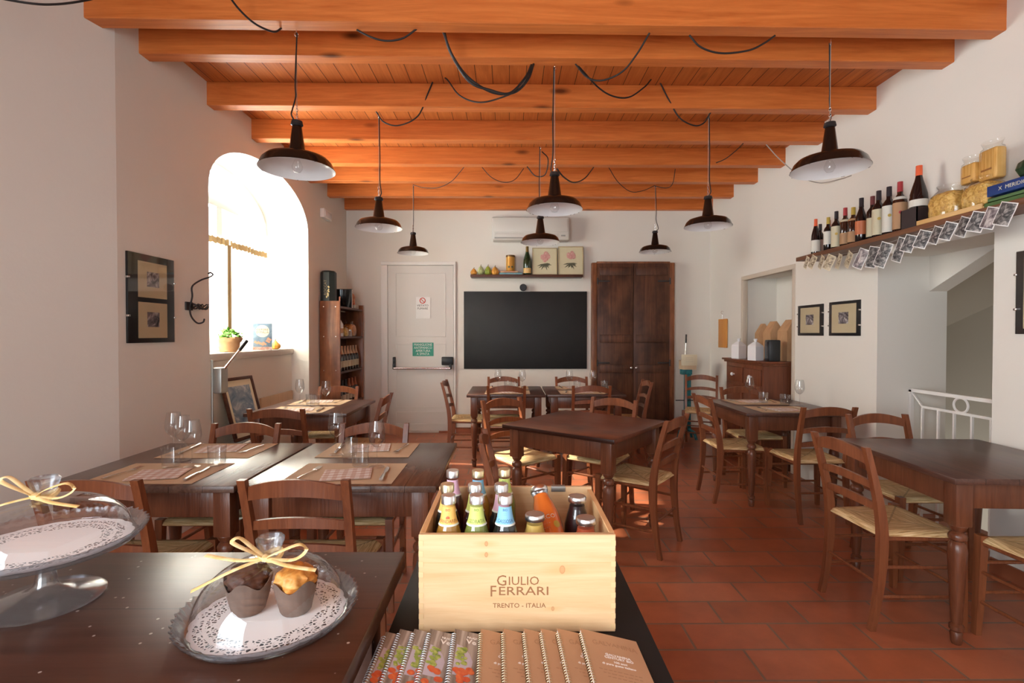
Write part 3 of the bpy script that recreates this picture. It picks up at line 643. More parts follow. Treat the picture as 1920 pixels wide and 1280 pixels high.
# curtains
for (ya, yb, lab) in ((4.02, 4.86, 'gauzy cream cafe curtain on the nearer window half'), (4.89, 5.62, 'gauzy cream cafe curtain on the farther window half')):
    c = thing('cafe_curtain', lab, 'curtain', (FX+.075, 0, 0)); n, hh = 60, 8; b = bm_(); V = []
    for j in range(hh+1):
        z = 1.25+(2.27-1.25)*j/hh; V.append([b.verts.new((.018*math.sin(i*.9+j*.1)*(1-.5*j/hh), ya+(yb-ya)*i/n, z)) for i in range(n+1)])
    for j in range(hh):
        for i in range(n): b.faces.new((V[j][i], V[j][i+1], V[j+1][i+1], V[j+1][i]))
    obj('voile', b, M['curtain'], c); b = bm_()
    V = [[b.verts.new((.02+.008*math.sin(i*1.3), ya+(yb-ya)*i/n, z+.008*math.sin(i*1.1))) for i in range(n+1)] for z in (2.24, 2.30)]
    for i in range(n): b.faces.new((V[0][i], V[0][i+1], V[1][i+1], V[1][i]))
    obj('lace_heading', b, M['lace'], c)
    b = bm_(); ye = yb if ya < 4.5 else ya
    V = [[b.verts.new((.024, ye+s_*.02-.012, z)) for s_ in (-1, 1)] for z in (1.26, 1.6, 1.95, 2.26)]
    for i in range(3): b.faces.new((V[i][0], V[i][1], V[i+1][1], V[i+1][0]))
    obj('hem_band', b, M['lace'], c)
tag(obj('curtain_rod', tube(bm_(), [(FX+.065, 3.98, 2.275), (FX+.065, 5.66, 2.275)], .005, 8), M['white_paint']), 'thin white rod carrying the cafe curtains', 'curtain rod')
# ================================================================ TABLES
def leg_bm(x, y, H, s=.036):
    b = bm_(); box(b, x-s, x+s, y-s, y+s, H-.20, H, bev=.003)
    k = s/.036
    pr = [(0, 0), (.017, 0), (.021, .012), (.024, .05), (.019, .058), (.028, .068), (.028, .085), (.019, .094), (.0215, .11), (.034, .36), (.037, .42), (.033, .455), (.022, .468), (.034, .478), (.036, .492), (.030, .505), (.020, .512), (.030, .522), (.037, .540), (.030, .562), (.027, H-.2)]
    lathe(b, [(r*k, z) for r, z in pr], 20, c=(x, y, 0)); return b
def make_table(w_=.82, d_=.86, top='table', leg='table_leg', H=.77):
    t_ = thing('dining_table', '', 'table')
    obj('tabletop', bx(-w_/2, w_/2, -d_/2, d_/2, H-.028, H, bev=.004), M[top], t_)
    ix, iy = w_/2-.075, d_/2-.075
    for a in ((-ix, ix, -iy-.014, -iy+.014), (-ix, ix, iy-.014, iy+.014), (-ix-.014, -ix+.014, -iy, iy), (ix-.014, ix+.014, -iy, iy)):
        sx2 = .037 if a[1]-a[0] > .1 else 0; sy2 = .037 if a[3]-a[2] > .1 else 0
        obj('apron', bx(a[0]+sx2, a[1]-sx2, a[2]+sy2, a[3]-sy2, H-.15, H-.0285, bev=.002), M[leg], t_)
    for sx2 in (-1, 1):
        for sy2 in (-1, 1): obj('leg', leg_bm(sx2*ix, sy2*iy, H-.0285), M[leg], t_)
    return t_
table = maker(make_table)
G = 'dark wooden dining tables'
table((-1.55, 2.485, 0), 0, 'dark four place table half by the near wall under the arched window', None, 'g', top='table_grey', w_=.822, d_=.83)
table((-.715, 2.485, 0), 0, 'dark four place table half behind the wooden bottle crate', None, 'g')
table((-1.70, 4.40, 0), 0, 'dark laid table beside the window heater and bookcase', None, 'a')
table((.545, 3.565, 0), R(51.8), 'bare reddish table turned cornerwise in the middle of the room', None, 'r', top='table_red', w_=.84, d_=.86)
table((-.035, 5.62, 0), 0, 'laid table under the blackboard nearer the emergency door', None, 'a')
table((.805, 5.62, 0), 0, 'laid table under the blackboard nearer the dark cupboard', None, 'a')
table((2.30, 4.40, 0), 0, 'laid table before the recess with the cupboard', None, 'a')
table((2.375, 2.575, 0), R(-3), 'bare dark table next to the stair opening', None, 'a')

# ================================================================ CHAIRS
def slat(z, hgt, bow, rise, hw, th=.014, yb=0):
    b = bm_(); n = 12; rows = []
    for k in range(n+1):
        u = -1+2*k/n; x = u*hw; c = 1-u*u; zc = z+rise*c; yy = back_y(z)-bow*c
        hh = hgt/2*(.82+.18*c)
        rows.append([b.verts.new(p) for p in ((x, yy-th/2, zc-hh), (x, yy+th/2, zc-hh), (x, yy+th/2, zc+hh), (x, yy-th/2, zc+hh))])
    for r0, r1 in zip(rows, rows[1:]):
        for j in range(4): b.faces.new((r0[j], r0[(j+1) % 4], r1[(j+1) % 4], r1[j]))
    b.faces.new(rows[0][::-1]); b.faces.new(rows[-1]); return b
PROF = [(0, -.235), (.12, -.212), (.30, -.192), (.46, -.19), (.58, -.205), (.70, -.232), (.80, -.258), (.87, -.278)]
def back_y(z):
    for (z0, a), (z1, c) in zip(PROF, PROF[1:]):
        if z0 <= z <= z1: return a+(c-a)*(z-z0)/(z1-z0)
    return PROF[-1][1]
def make_chair():
    c = thing('rush_chair', '', 'chair'); m = M['chair']
    for s in (-1, 1):
        b = bm_(); pts = [(s*(.178+.010*(z/.87)), y, z) for z, y in PROF]
        P = smooth_pts(pts, 3); rings = []
        for p in P:
            z = p.z; hx = .0145; hy = .013+.009*math.exp(-((z-.42)/.25)**2)
            rings.append([b.verts.new((p.x+a*hx, p.y+q*hy, z)) for a, q in ((-1, -1), (1, -1), (1, 1), (-1, 1))])
        for r0, r1 in zip(rings, rings[1:]):
            for j in range(4): b.faces.new((r0[j], r0[(j+1) % 4], r1[(j+1) % 4], r1[j]))
        b.faces.new(rings[0][::-1]); b.faces.new(rings[-1])
        obj('back_post', b, m, c)
        b = bm_(); tube(b, [(s*.205, .19, 0), (s*.2, .185, .2), (s*.195, .18, .47)], [.013, .0165, .0185], 4, square=True, up=(1, 0, 0))
        for v in b.verts: pass
        obj('leg', b, m, c)
    for z, h_, bow, rise, nm in ((.815, .062, .028, .028, 'top_rail'), (.685, .040, .024, .018, 'slat'), (.580, .040, .020, .014, 'slat')):
        obj(nm, slat(z, h_, bow, rise, .172), m, c)
    fx = lambda y: .178+(.2-.178)*(y+.19)/.37
    for s in (-1, 1):
        for z in (.16, .30): obj('stretcher', tube(bm_(), [(s*.18, -.195, z), (s*.2, .184, z)], .0085, 8), m, c)
        obj('seat_rail', tube(bm_(), [(s*.178, -.185, .435), (s*.197, .18, .435)], .012, 8), m, c)
    for z in (.20, .34): obj('stretcher', tube(bm_(), [(-.2, .185, z), (.2, .185, z)], .0085, 8), m, c)
    obj('stretcher', tube(bm_(), [(-.18, -.2, .22), (.18, -.2, .22)], .0085, 8), m, c)
    # rush seat: pillowed, wraps the rails
    b = bm_(); n = 18; top, bot = [], []
    for j in range(n+1):
        v = -1+2*j/n; rt, rb = [], []
        for i in range(n+1):
            u = -1+2*i/n; hw_ = .180+.028*(v+1)/2
            e = max(abs(u), abs(v)); x = u*hw_; y = v*.195
            dip = .010*(1-e)**.7; rnd = .020*max(0, (e-.9)/.1)**2
            rt.append(b.verts.new((x, y, .468-dip-rnd))); rb.append(b.verts.new((x, y, .430+rnd*.6)))
        top.append(rt); bot.append(rb)
    for j in range(n):
        for i in range(n):
            b.faces.new((top[j][i], top[j][i+1], top[j+1][i+1], top[j+1][i])); b.faces.new((bot[j][i], bot[j+1][i], bot[j+1][i+1], bot[j][i+1]))
    def rim(seq):
        for (a, c_), (a2, c2) in zip(seq, seq[1:]): b.faces.new((a, c_, c2, a2))
    rim([(top[0][i], bot[0][i]) for i in range(n+1)]); rim([(top[n][i], bot[n][i]) for i in range(n+1)]); rim([(top[j][0], bot[j][0]) for j in range(n+1)]); rim([(top[j][n], bot[j][n]) for j in range(n+1)])
    obj('seat', b, M['rush'], c, ang=60)
    return c
chair = maker(make_chair)
# (x, y, facing angle in degrees where 0 = facing away from the viewer), label
CH = [
 (-.785, 2.10, 0, 'rush seat chair standing behind the glass dome with muffins'),
 (-1.545, 2.10, 0, 'rush seat chair half hidden by the tall cake stand'),
 (-1.56, 2.70, 180, 'chair across the four place table, closest to the near wall'),
 (-.80, 2.70, 180, 'chair across the four place table, behind the wine glasses'),
 (-1.655, 3.83, 0, 'dark chair with its back to us at the window table'),
 (-1.73, 4.81, 180, 'chair on the far side of the window table before the bookcase'),
 (-1.34, 4.35, 91, 'chair side on at the end of the window table'),
 (.105, 3.885, 218, 'sunlit chair with bright rush seat at the turned middle table'),
 (.14, 2.60, -90, 'chair seen edge on just behind the wooden bottle crate'),
 (.70, 3.89, 144, 'chair with sun on its top rail behind the turned middle table'),
 (.86, 3.37, 52, 'chair beside the turned middle table, closest to the open floor'),
 (-.46, 5.66, -91, 'chair at the door end of the blackboard tables'),
 (1.29, 5.68, 90, 'chair at the cupboard end of the blackboard tables'),
 (-.035, 5.41, 1, 'chair backing toward us at the blackboard table near the door'),
 (.85, 5.41, -1, 'chair backing toward us at the blackboard table near the cupboard'),
 (-.07, 5.95, 180, 'chair against the wall under the blackboard, nearer the door'),
 (.77, 5.95, 180, 'chair against the wall under the blackboard, nearer the cupboard'),
 (1.93, 4.30, -90, 'chair at the open floor side of the table before the recess'),
 (2.38, 6.21, 158, 'chair in the far corner beside the teal stool'),
 (2.31, 4.73, 180, 'chair behind the laid table before the recess'),
 (2.32, 3.89, 0, 'chair backing toward us at the laid table before the recess'),
 (1.94, 2.53, -88, 'large chair seen from behind at the bare table by the stairs'),
 (2.43, 3.02, 180, 'chair on the far side of the bare table by the stairs'),
 (2.385, 2.12, 0, 'chair cut off by the photo edge, only its rush seat showing'),
]
for x, y, a, l in CH: chair((x, y, 0), R(a), l, 'rush seated ladder back chairs')

# ================================================================ TABLE SETTINGS
TZ = .7705
def make_wine():
    g = thing('wine_glass', '', 'glass'); t_ = .0012
    out = [(.0045, .092), (.012, .097), (.026, .110), (.037, .130), (.0405, .150), (.038, .180), (.031, .222)]
    inn = [(r-t_, z) for r, z in out[::-1]]; inn[-1] = (0, .0985)
    obj('bowl', la(out+inn, 24), M['glass'], g, ang=80); obj('stem', la([(.0045, .092), (.0035, .08), (.0034, .03), (.005, .012), (.010, .006)], 10), M['glass'], g); obj('foot', la([(.010, .006), (.036, .0025), (.037, .0012), (.034, 0), (0, 0)], 24), M['glass'], g); return g
wine = maker(make_wine)
def make_tumbler():
    b = la([(0, 0), (.034, 0), (.037, .004), (.0415, .095), (.0400, .095), (.0355, .012), (0, .012)], 24); o = obj('tumbler', b, M['glass'], ang=70); return tag(o, '', 'glass')
tumbler = maker(make_tumbler)
def make_mat_(w_=.48, d_=.34, lift=1):
    b = bm_(); n = 14; V = [[b.verts.new((-w_/2+w_*i/n, -d_/2+d_*j/8, .0008+.0025*max(0, abs(2*i/n-1)-.7)*(1+math.sin(3*j)))) for i in range(n+1)] for j in range(9)]
    for j in range(8):
        for i in range(n): b.faces.new((V[j][i], V[j][i+1], V[j+1][i+1], V[j+1][i]))
    return tag(obj('placemat', b, M['paper']), '', 'placemat')
pmat = maker(make_mat_)
def make_napkin():
    b = bm_(); n = 10; s_ = .105; V = [[b.verts.new((-s_+2*s_*i/n, -s_*.8+1.6*s_*j/n, .004+.0012*math.sin(i*1.1+j*.7))) for i in range(n+1)] for j in range(n+1)]
    for j in range(n):
        for i in range(n): b.faces.new((V[j][i], V[j][i+1], V[j+1][i+1], V[j+1][i]))
    ed = [V[0][i] for i in range(n+1)]+[V[j][n] for j in range(1, n+1)]+[V[n][i] for i in range(n-1, -1, -1)]+[V[j][0] for j in range(n-1, 0, -1)]
    lo = [b.verts.new((v.co.x, v.co.y, .0012)) for v in ed]
    for k in range(len(ed)): b.faces.new((ed[k], ed[(k+1) % len(ed)], lo[(k+1) % len(ed)], lo[k]))
    return tag(obj('napkin', b, M['napkin']), '', 'napkin')
napkin = maker(make_napkin)
def make_fork():
    b = bm_(); tube(b, [(0, -.1, .004), (0, -.05, .006), (0, .02, .005), (0, .045, .004)], [.009, .006, .003, .004], 8, flat=.28, up=(0, 0, 1)); box(b, -.011, .011, .042, .062, .003, .005, bev=.0008)
    for k in range(4): tube(b, [(-.0095+.0063*k, .06, .004), (-.0095+.0063*k, .1, .007)], [.0018, .001], 6)
    return tag(obj('fork', b, M['steel']), '', 'fork')
fork = maker(make_fork)
def make_knife():
    b = bm_(); tube(b, [(0, -.11, .006), (0, -.06, .006), (0, 0, .005)], [.009, .009, .006], 8, flat=.6, up=(0, 0, 1)); tube(b, [(0, 0, .005), (.001, .03, .004), (.001, .09, .004), (-.005, .115, .004)], [.006, .010, .0095, .002], 8, flat=.14, up=(0, 0, 1))
    return tag(obj('knife', b, M['steel']), '', 'knife')
knife = maker(make_knife)
def setting(cx, cy, rz, where, wines, tumbs, full=True, w_=None, k='x'):
    z = TZ; pmat((cx, cy, z), 0, 'kraft paper placemat '+where, 'kraft paper placemats')
    s_ = 1 if rz == 0 else -1
    napkin((cx+.01*s_, cy-.03*s_, z+.002), R(12 if rz == 0 else 190), 'pink checked paper napkin '+where, 'checked paper napkins')
    fork((cx-.165*s_, cy-.01*s_, z+.003), R(-8)+rz, 'steel fork '+where, 'steel forks')
    knife((cx+.175*s_, cy-.02*s_, z+.003), R(6)+rz, 'steel knife '+where, 'steel knives')
PI = math.pi
setting(-1.575, 2.27, 0, 'on the four place table, closest to the cake stand', 0, 0)
setting(-.735, 2.265, 0, 'on the four place table, closest to the bottle crate', 0, 0)
setting(-1.565, 2.71, PI, 'on the four place table, far side by the wall', 0, 0)
setting(-.755, 2.72, PI, 'on the four place table, far side by the crate', 0, 0)
setting(-1.74, 4.18, 0, 'on the window table, near side', 0, 0); setting(-1.74, 4.62, PI, 'on the window table, far side', 0, 0)
setting(-.02, 5.42, 0, 'near side of the blackboard table by the door', 0, 0); setting(-.02, 5.85, PI, 'wall side of the blackboard table by the door', 0, 0)
setting(.78, 5.42, 0, 'near side of the blackboard table by the cupboard', 0, 0); setting(.78, 5.85, PI, 'wall side of the blackboard table by the cupboard', 0, 0)
setting(2.27, 4.17, 0, 'near side of the table before the recess', 0, 0); setting(2.27, 4.62, PI, 'far side of the table before the recess', 0, 0)
WG = [(-.90, 2.60, 'beyond the far napkin behind the crate'), (-.625, 2.36, 'with a knife below it, closest to the crate'), (-1.74, 2.60, 'on the four place table, tallest looking beside the wall'), (-1.50, 2.37, 'before the near placemat by the wall'), (-1.63, 2.50, 'between two others on the wall half of the four place table'),
 (-1.88, 4.50, 'on the window table, closer to the sill'), (-1.59, 4.35, 'on the window table, closer to the aisle'),
 (-.13, 5.66, 'on the blackboard table, closest to the door'), (.145, 5.62, 'on the blackboard table, second from the door'), (.68, 5.66, 'on the blackboard table, third from the door'), (.94, 5.62, 'before the dark cupboard doors'),
 (2.26, 4.70, 'before the recess cupboard'), (2.57, 4.42, 'on the recess table, closest to the side wall')]
for x, y, l in WG: wine((x, y, TZ+.0025), 0, 'clear wine glass '+l, 'stemmed wine glasses')
TG = [(-.815, 2.55, 'behind the other on the crate side of the four place table'), (-.71, 2.385, 'beside the crate side wine glass'), (-1.60, 2.37, 'on the wall half of the four place table, nearer the wall'), (-1.40, 2.40, 'on the wall half of the four place table, nearer the crate'), (-1.76, 4.44, 'on the window table, nearer the sill'), (-1.68, 4.33, 'on the window table, nearer the aisle'),
 (-.02, 5.68, 'under the blackboard, closest to the door'), (.06, 5.56, 'under the blackboard, second from the door'), (.77, 5.70, 'under the blackboard, third from the door'), (1.08, 5.68, 'under the blackboard, closest to the cupboard'), (2.32, 4.56, 'on the recess table, middle of the far placemat'), (2.43, 4.40, 'on the recess table, between the placemats')]
for x, y, l in TG: tumbler((x, y, TZ+.0025), 0, 'plain water tumbler '+l, 'water tumblers')

# ================================================================ PENDANT LAMPS AND CABLES
def make_lamp(drop=1.0, s=1.0):
    g = thing('pendant_lamp', '', 'lamp'); r = .182*s
    out = [(.022, .22), (.026, .215), (.045, .085), (.050, .080), (r*.55, .070), (r*.80, .056), (r*.91, .036), (r*.985, .004), (r, 0)]
    out = [(a, z*s) for a, z in out]
    obj('shade', la(out, 48), M['black_enamel'], g)
    inn = [(r*.995, -.001), (r*.975, .003), (r*.895, .032), (r*.78, .051), (r*.53, .064), (.045*s, .073), (.0, .074)]; inn = [(a, z*s if z > 0 else z) for a, z in inn]
    obj('reflector', la(inn, 48), M['white_enamel'], g)
    b = bm_(); rd = random.Random(int(s*100))
    for k in range(9): a = rd.uniform(0, 6.3); tube(b, [(r*math.cos(a+q*.02), r*math.sin(a+q*.02), .0) for q in range(int(rd.uniform(2, 7)))], .0022, 5)
    obj('chipped_rim', b, M['chip'], g)
    obj('bulb', la([(0, -.018), (.018, -.013), (.029, .004), (.030, .018), (.022, .038), (.014, .055), (.013, .07)], 20), M['bulb'], g)
    obj('lamp_cap', la([(0, .246*s), (.012, .246*s), (.030, .240*s), (.034, .222*s), (.026, .216*s), (0, .216*s)], 16), M['iron'], g)
    b = bm_(); top = drop; z0 = .245*s
    for k in range(5):
        zc = z0+.010+.016*k
        tube(b, [((.006*math.cos(q) if k % 2 else 0), (0 if k % 2 else .006*math.cos(q)), zc+.011*math.sin(q)) for q in [2*PI*j/8 for j in range(8)]], .0018, 5, closed=True)
    obj('chain', b, M['steel'], g)
    obj('suspension_wire', tube(bm_(), [(0, 0, z0+.08), (0, 0, top-.03)], .0016, 6), M['cord_grey'], g)
    b = bm_(); tube(b, [(.012*math.cos(q), 0, top-.028+.012*math.sin(q)) for q in [2*PI*j/10 for j in range(10)]], .002, 6, closed=True); tube(b, [(0, 0, top-.016), (0, 0, top)], .003, 6)
    obj('ceiling_hook', b, M['steel'], g)
    obj('flex', tube(bm_(), smooth_pts([(.0, .006, top-.02), (.012, .006, top*.62), (.010, .006, z0+.13), (.03, .006, z0+.05), (.036, .006, z0+.02), (.018, .0, z0-.005)], 5), .0042, 7), M['cord'], g)
    return g
LAMPS = [(-1.22, 2.905, 2.345, 1.15, 'black enamel pendant lamp hanging before the arched window'),
 (1.90, 2.98, 2.375, 1.15, 'black enamel pendant lamp hanging nearest the bottle shelf'),
 (.293, 3.262, 2.205, 1.0, 'chipped black pendant lamp in the middle of the room'),
 (-1.03, 3.975, 2.235, 1.0, 'black pendant lamp above the aisle beside the window table'),
 (1.574, 3.98, 2.25, 1.0, 'black pendant lamp between the dark cupboard and bottle shelf'),
 (-1.12, 5.86, 2.34, 1.0, 'black pendant lamp in front of the emergency door top'),
 (1.70, 5.86, 2.36, 1.0, 'black pendant lamp in front of the dark cupboard top'),
 (.286, 4.64, 2.245, 1.0, 'black pendant lamp in front of the air conditioner')]
for x, y, z, s, l in LAMPS:
    g = make_lamp(BZ-z, s); g.location = (x, y, z); g.rotation_euler = (0, 0, x*7); g['label'] = l; g['group'] = 'black enamel pendant lamps'
b = bm_(); tube(b, [(-1.26+.03*math.cos(q), 2.89, 3.04+.03*math.sin(q)) for q in [2*PI*j/16 for j in range(16)]], .0025, 6, closed=True); 
# cables swagged between the beams; heights are below the beam undersides
def sag(name, pts, label, r=.0055, m='cord'):
    o = obj('power_cable', tube(bm_(), smooth_pts(pts, 8), r, 7), M[m]); return tag(o, label, 'cable', 'swagged power cables')
def W(px, py, Y): return ((px-955)*Y/940, Y, 1.4+(626-py)*Y/940)
sag('power_cable', [(-2.376, 2.2, 2.884), (-2.171, 2.28, 2.884), (-2.087, 2.35, 2.923), (-2.02, 2.45, 3.011), (-2.019, 2.6, 3.148)], 'black cable crossing the corner where the near beam meets the wall', .005)
sag('power_cable', [(-1.452, 2.6, 3.154), (-1.426, 2.68, 3.113), (-1.38, 2.76, 3.085), (-1.32, 2.84, 3.092), (-1.299, 2.9, 3.152)], 'cable looping down from the nearest beam beside the window lamp', 0.0055)
sag('power_cable', [(-0.873, 2.9, 3.14), (-0.787, 2.9, 3.097), (-0.7, 2.9, 3.078), (-0.608, 2.9, 3.094), (-0.531, 2.9, 3.146)], 'short cable swag under the second beam near the middle', 0.0055)
sag('power_cable', [(-0.386, 2.95, 3.164), (-0.335, 3.0, 3.047), (-0.243, 3.05, 2.944), (-0.099, 3.1, 2.881), (0.034, 3.15, 2.908), (0.119, 3.2, 3.014), (0.156, 3.26, 3.141)], 'heavy double cable swag in the middle of the ceiling', 0.0075)
sag('power_cable', [(-0.381, 2.96, 3.17), (-0.348, 3.0, 3.066), (-0.243, 3.04, 2.92), (-0.121, 3.08, 2.888), (0.0, 3.12, 2.887), (0.098, 3.18, 3.01), (0.142, 3.26, 3.134)], 'thinner cable hanging close beside the heavy middle swag', 0.0075)
sag('power_cable', [(0.427, 3.26, 3.141), (0.494, 3.2, 3.027), (0.58, 3.15, 2.982), (0.688, 3.08, 2.999), (0.756, 3.0, 3.06), (0.811, 2.92, 3.14)], 'cable swag from the second beam up to the first', 0.0055)
sag('power_cable', [(1.044, 2.93, 3.133), (1.113, 2.93, 3.064), (1.231, 2.93, 3.03), (1.387, 2.93, 3.046), (1.481, 2.93, 3.089), (1.543, 2.93, 3.133)], 'cable swag before the lamp nearest the bottle shelf', 0.0055)
sag('power_cable', [(-1.047, 3.97, 3.148), (-0.984, 3.97, 3.064), (-0.866, 3.97, 3.039), (-0.705, 3.9, 3.084), (-0.616, 3.86, 3.252), (-0.551, 3.84, 3.365), (-0.47, 3.78, 3.306), (-0.366, 3.7, 3.148), (-0.218, 3.6, 3.051), (-0.056, 3.5, 3.038), (0.072, 3.4, 3.057), (0.15, 3.28, 3.138)], 'cable running from the aisle lamp toward the middle', 0.0055)
sag('power_cable', [(1.588, 3.97, 3.148), (1.533, 3.97, 3.064), (1.45, 3.95, 3.035), (1.322, 3.92, 3.085), (1.218, 3.88, 3.22), (1.115, 3.84, 3.353), (1.009, 3.75, 3.239), (0.876, 3.66, 3.121), (0.75, 3.58, 3.083), (0.618, 3.48, 3.096), (0.443, 3.28, 3.145)], 'cable running from the middle toward the dark cupboard lamps', 0.0055)
sag('power_cable', [(-1.116, 5.86, 3.133), (-0.987, 5.8, 3.084), (-0.806, 5.7, 3.055), (-0.649, 5.6, 3.092), (-0.544, 5.5, 3.161), (-0.483, 5.4, 3.192)], 'thin cable from the lamp before the emergency door', 0.004)
sag('power_cable', [(-0.293, 5.3, 3.159), (-0.186, 5.3, 3.046), (-0.056, 5.3, 2.996), (0.056, 5.3, 3.024), (0.152, 5.3, 3.142)], 'thin swag under the far beams before the air conditioner', 0.004)
sag('power_cable', [(0.176, 5.0, 3.06), (0.258, 4.95, 2.953), (0.349, 4.9, 2.953), (0.368, 4.8, 3.065), (0.305, 4.7, 3.1)], 'small loop of cable beside the middle pendant lamp', 0.0055)
sag('power_cable', [(0.31, 3.27, 2.471), (0.394, 3.6, 2.518), (0.515, 4.0, 2.604), (0.675, 4.5, 2.793), (0.869, 5.2, 3.12)], 'cable leaving the top of the chipped middle lamp', 0.0055)
sag('power_cable', [(1.043, 5.3, 3.159), (1.188, 5.5, 3.062), (1.376, 5.7, 3.013), (1.543, 5.8, 3.054), (1.689, 5.86, 3.127)], 'thin swag toward the lamp before the dark cupboard', 0.004)
sag('power_cable', [(1.689, 5.86, 3.127), (1.777, 5.7, 3.055), (1.785, 5.5, 3.044), (1.748, 5.3, 3.137)], 'thin cable rising from the lamp before the dark cupboard', 0.004)
sag('power_cable', [(1.647, 4.0, 2.762), (1.81, 4.2, 2.866), (1.989, 4.4, 3.01), (2.115, 4.55, 3.123)], 'thin cable between the lamp cord and the side beams', 0.004)
sag('power_cable', [(2.36, 4.62, 3.14), (2.45, 4.55, 2.98), (2.62, 4.52, 2.82), (2.78, 4.5, 2.755), (2.845, 4.3, 2.73), (2.848, 4.18, 2.72)], 'pale grey cable dropping from the beams onto the side wall', .0045, 'cord_grey')

# ================================================================ BOOKCASE BY THE DOOR
bc = thing('bookcase', 'dark brown wooden bookcase standing between window and door', 'bookcase', (LX+.01, 6.06, 0)); D, L, H = .245, .98, 1.80
for y_ in (0, L-.03): obj('side_panel', bx(0, D, y_, y_+.03, 0, H, bev=.003), M['case_wood'], bc)
obj('back_panel', bx(.001, .012, .03, L-.03, .05, H-.1), M['shelf_dark'], bc)
SH = [.08, .52, .94, 1.37, 1.74]
for z in SH: obj('shelf', bx(.012, D-.004, .03, L-.03, z-.025, z), M['shelf_dark'], bc)
b = bm_()
for z in (.5, .96, 1.37, 1.73):
    for x_ in (.05, .195): lathe(b, [(0, 0), (.006, 0), (.005, .003), (0, .004)], 10, M=TM((x_, 0, z), 90))
obj('screw', b, M['steel'], bc)
bx0 = LX+.01
def pros(x, y, z, lab, cap, body, lc, grp, h=.31): return bottle(x, y, z, .042, h, 'champagne', body, cap, lc, lab, .14, .40, facing=-40, arc=170, cap_from=.66, grp=grp)
for k in range(7): pros(bx0+.19, 6.16+.115*k, .941, ['sparkling bottle with tan neck foil, closest in the row', 'sparkling bottle with tan neck foil, second in the row', 'sparkling bottle with tan neck foil, third in the row', 'sparkling bottle with tan neck foil, middle of the row', 'sparkling bottle with tan neck foil, fifth in the row', 'sparkling bottle with tan neck foil, sixth in the row', 'sparkling bottle with tan neck foil, at the far row end'][k], cm((.52, .33, .20), .4), M['bt_dark'], cm((.50, .46, .32)), 'foiled bottles in the bookcase')
for k in range(6): pros(bx0+.19, 6.17+.13*k, .521, ['dark wine bottle, closest on the lower bookcase shelf', 'dark wine bottle, second on the lower bookcase shelf', 'dark wine bottle, third on the lower bookcase shelf', 'dark wine bottle, fourth on the lower bookcase shelf', 'dark wine bottle, fifth on the lower bookcase shelf', 'dark wine bottle, last on the lower bookcase shelf'][k], cm((.32, .09, .03), .4) if k > 2 else cm((.03, .02, .02), .3), M['bt_dark'], cm((.45, .40, .30)), 'dark bottles low in the bookcase', .30)
# shelf of dry goods
pb_ = thing('paper_carton', 'white gabled carton on the middle bookcase shelf', 'carton', (bx0+.17, 6.20, 1.371))
b = bx(-.05, .05, -.06, .06, 0, .15); obj('carton_body', b, M['white_paper'], pb_)
b = bm_(); A = [b.verts.new(p) for p in ((-.05, -.06, .15), (.05, -.06, .15), (0, -.06, .24))]; B = [b.verts.new((v.co.x, .06, v.co.z)) for v in A]
b.faces.new(A); b.faces.new(B[::-1]); [b.faces.new((A[k], A[(k+1) % 3], B[(k+1) % 3], B[k])) for k in range(3)]
obj('gable', b, M['white_paper'], pb_); obj('kraft_band', bx(-.051, .051, -.061, .061, .04, .10), M['kraft'], pb_)
M['pasta'] = blotch('pasta', [(.42, .22, .05), (.66, .40, .10), (.78, .55, .20)], 42, .5); M['pasta_red'] = blotch('dried_fruit', [(.35, .10, .02), (.62, .28, .06)], 40, .5)
def bag(name, loc, w_, d_, h_, m, lab, rz=0, seed=1, top=True, group=None, label_c=None):
    g = thing(name, lab, 'bag', loc, rz, group); rd = random.Random(seed)
    b = bm_(); bmesh.ops.create_icosphere(b, subdivisions=4, radius=1)
    for v in b.verts:
        c = v.co; e = .55
        p = Vector((math.copysign(abs(c.x)**e, c.x)*w_/2, math.copysign(abs(c.y)**e, c.y)*d_/2, math.copysign(abs(c.z)**e, c.z)*h_/2))
        p *= 1+.10*noise.noise(Vector(c)*9+Vector((seed, 0, 0)))+.05*noise.noise(Vector(c)*22)
        tp = .5+p.z/h_; p.x *= 1-.22*max(0, tp-.6); p.y *= 1-.35*max(0, tp-.6); p.z = max(p.z, -h_/2*.98); v.co = p+Vector((0, 0, h_/2))
    obj('contents', b, m, g)
    b = la([(0, -.0), (.52, .0), (.545, .10), (.55, .5), (.50, .9), (.40, 1.02), (.30, 1.10), (.36, 1.22), (.33, 1.24)] if top else [(0, 0), (.52, 0), (.55, .1), (.55, .9), (.3, 1.03), (0, 1.04)], 28, fn=lambda r, z, t_, i: (r*(1+.06*math.sin(3*t_+seed+i)+.03*math.sin(9*t_+2*i)), z))
    for v in b.verts: v.co = Vector((v.co.x*w_*1.02, v.co.y*d_*1.02, v.co.z*h_))
    obj('wrapper', b, M['cellophane'], g, ang=80)
    if label_c: obj('label_paper', bx(-w_*.3, w_*.3, -d_*.575, -d_*.565, h_*.3, h_*.62), label_c, g)
    return g
bag('pasta_bag', (bx0+.17, 6.66, 1.371), .14, .24, .16, M['pasta_red'], 'orange dry pasta bag deep on the middle bookcase shelf', seed=4)
bag('nut_bag', (bx0+.19, 6.37, 1.371), .10, .14, .11, M['pasta'], 'low tan bag of dry goods beside the gabled carton', seed=6)
j = thing('spice_jar', 'small grey jar at the front of the middle bookcase shelf', 'jar', (bx0+.215, 6.52, 1.371)); obj('glass_body', la([(0, 0), (.028, 0), (.03, .01), (.03, .06), (.024, .07), (0, .07)], 18), cm((.33, .30, .27), .3), j); obj('lid', la([(0, .07), (.026, .07), (.026, .085), (0, .086)], 18), M['steel'], j)
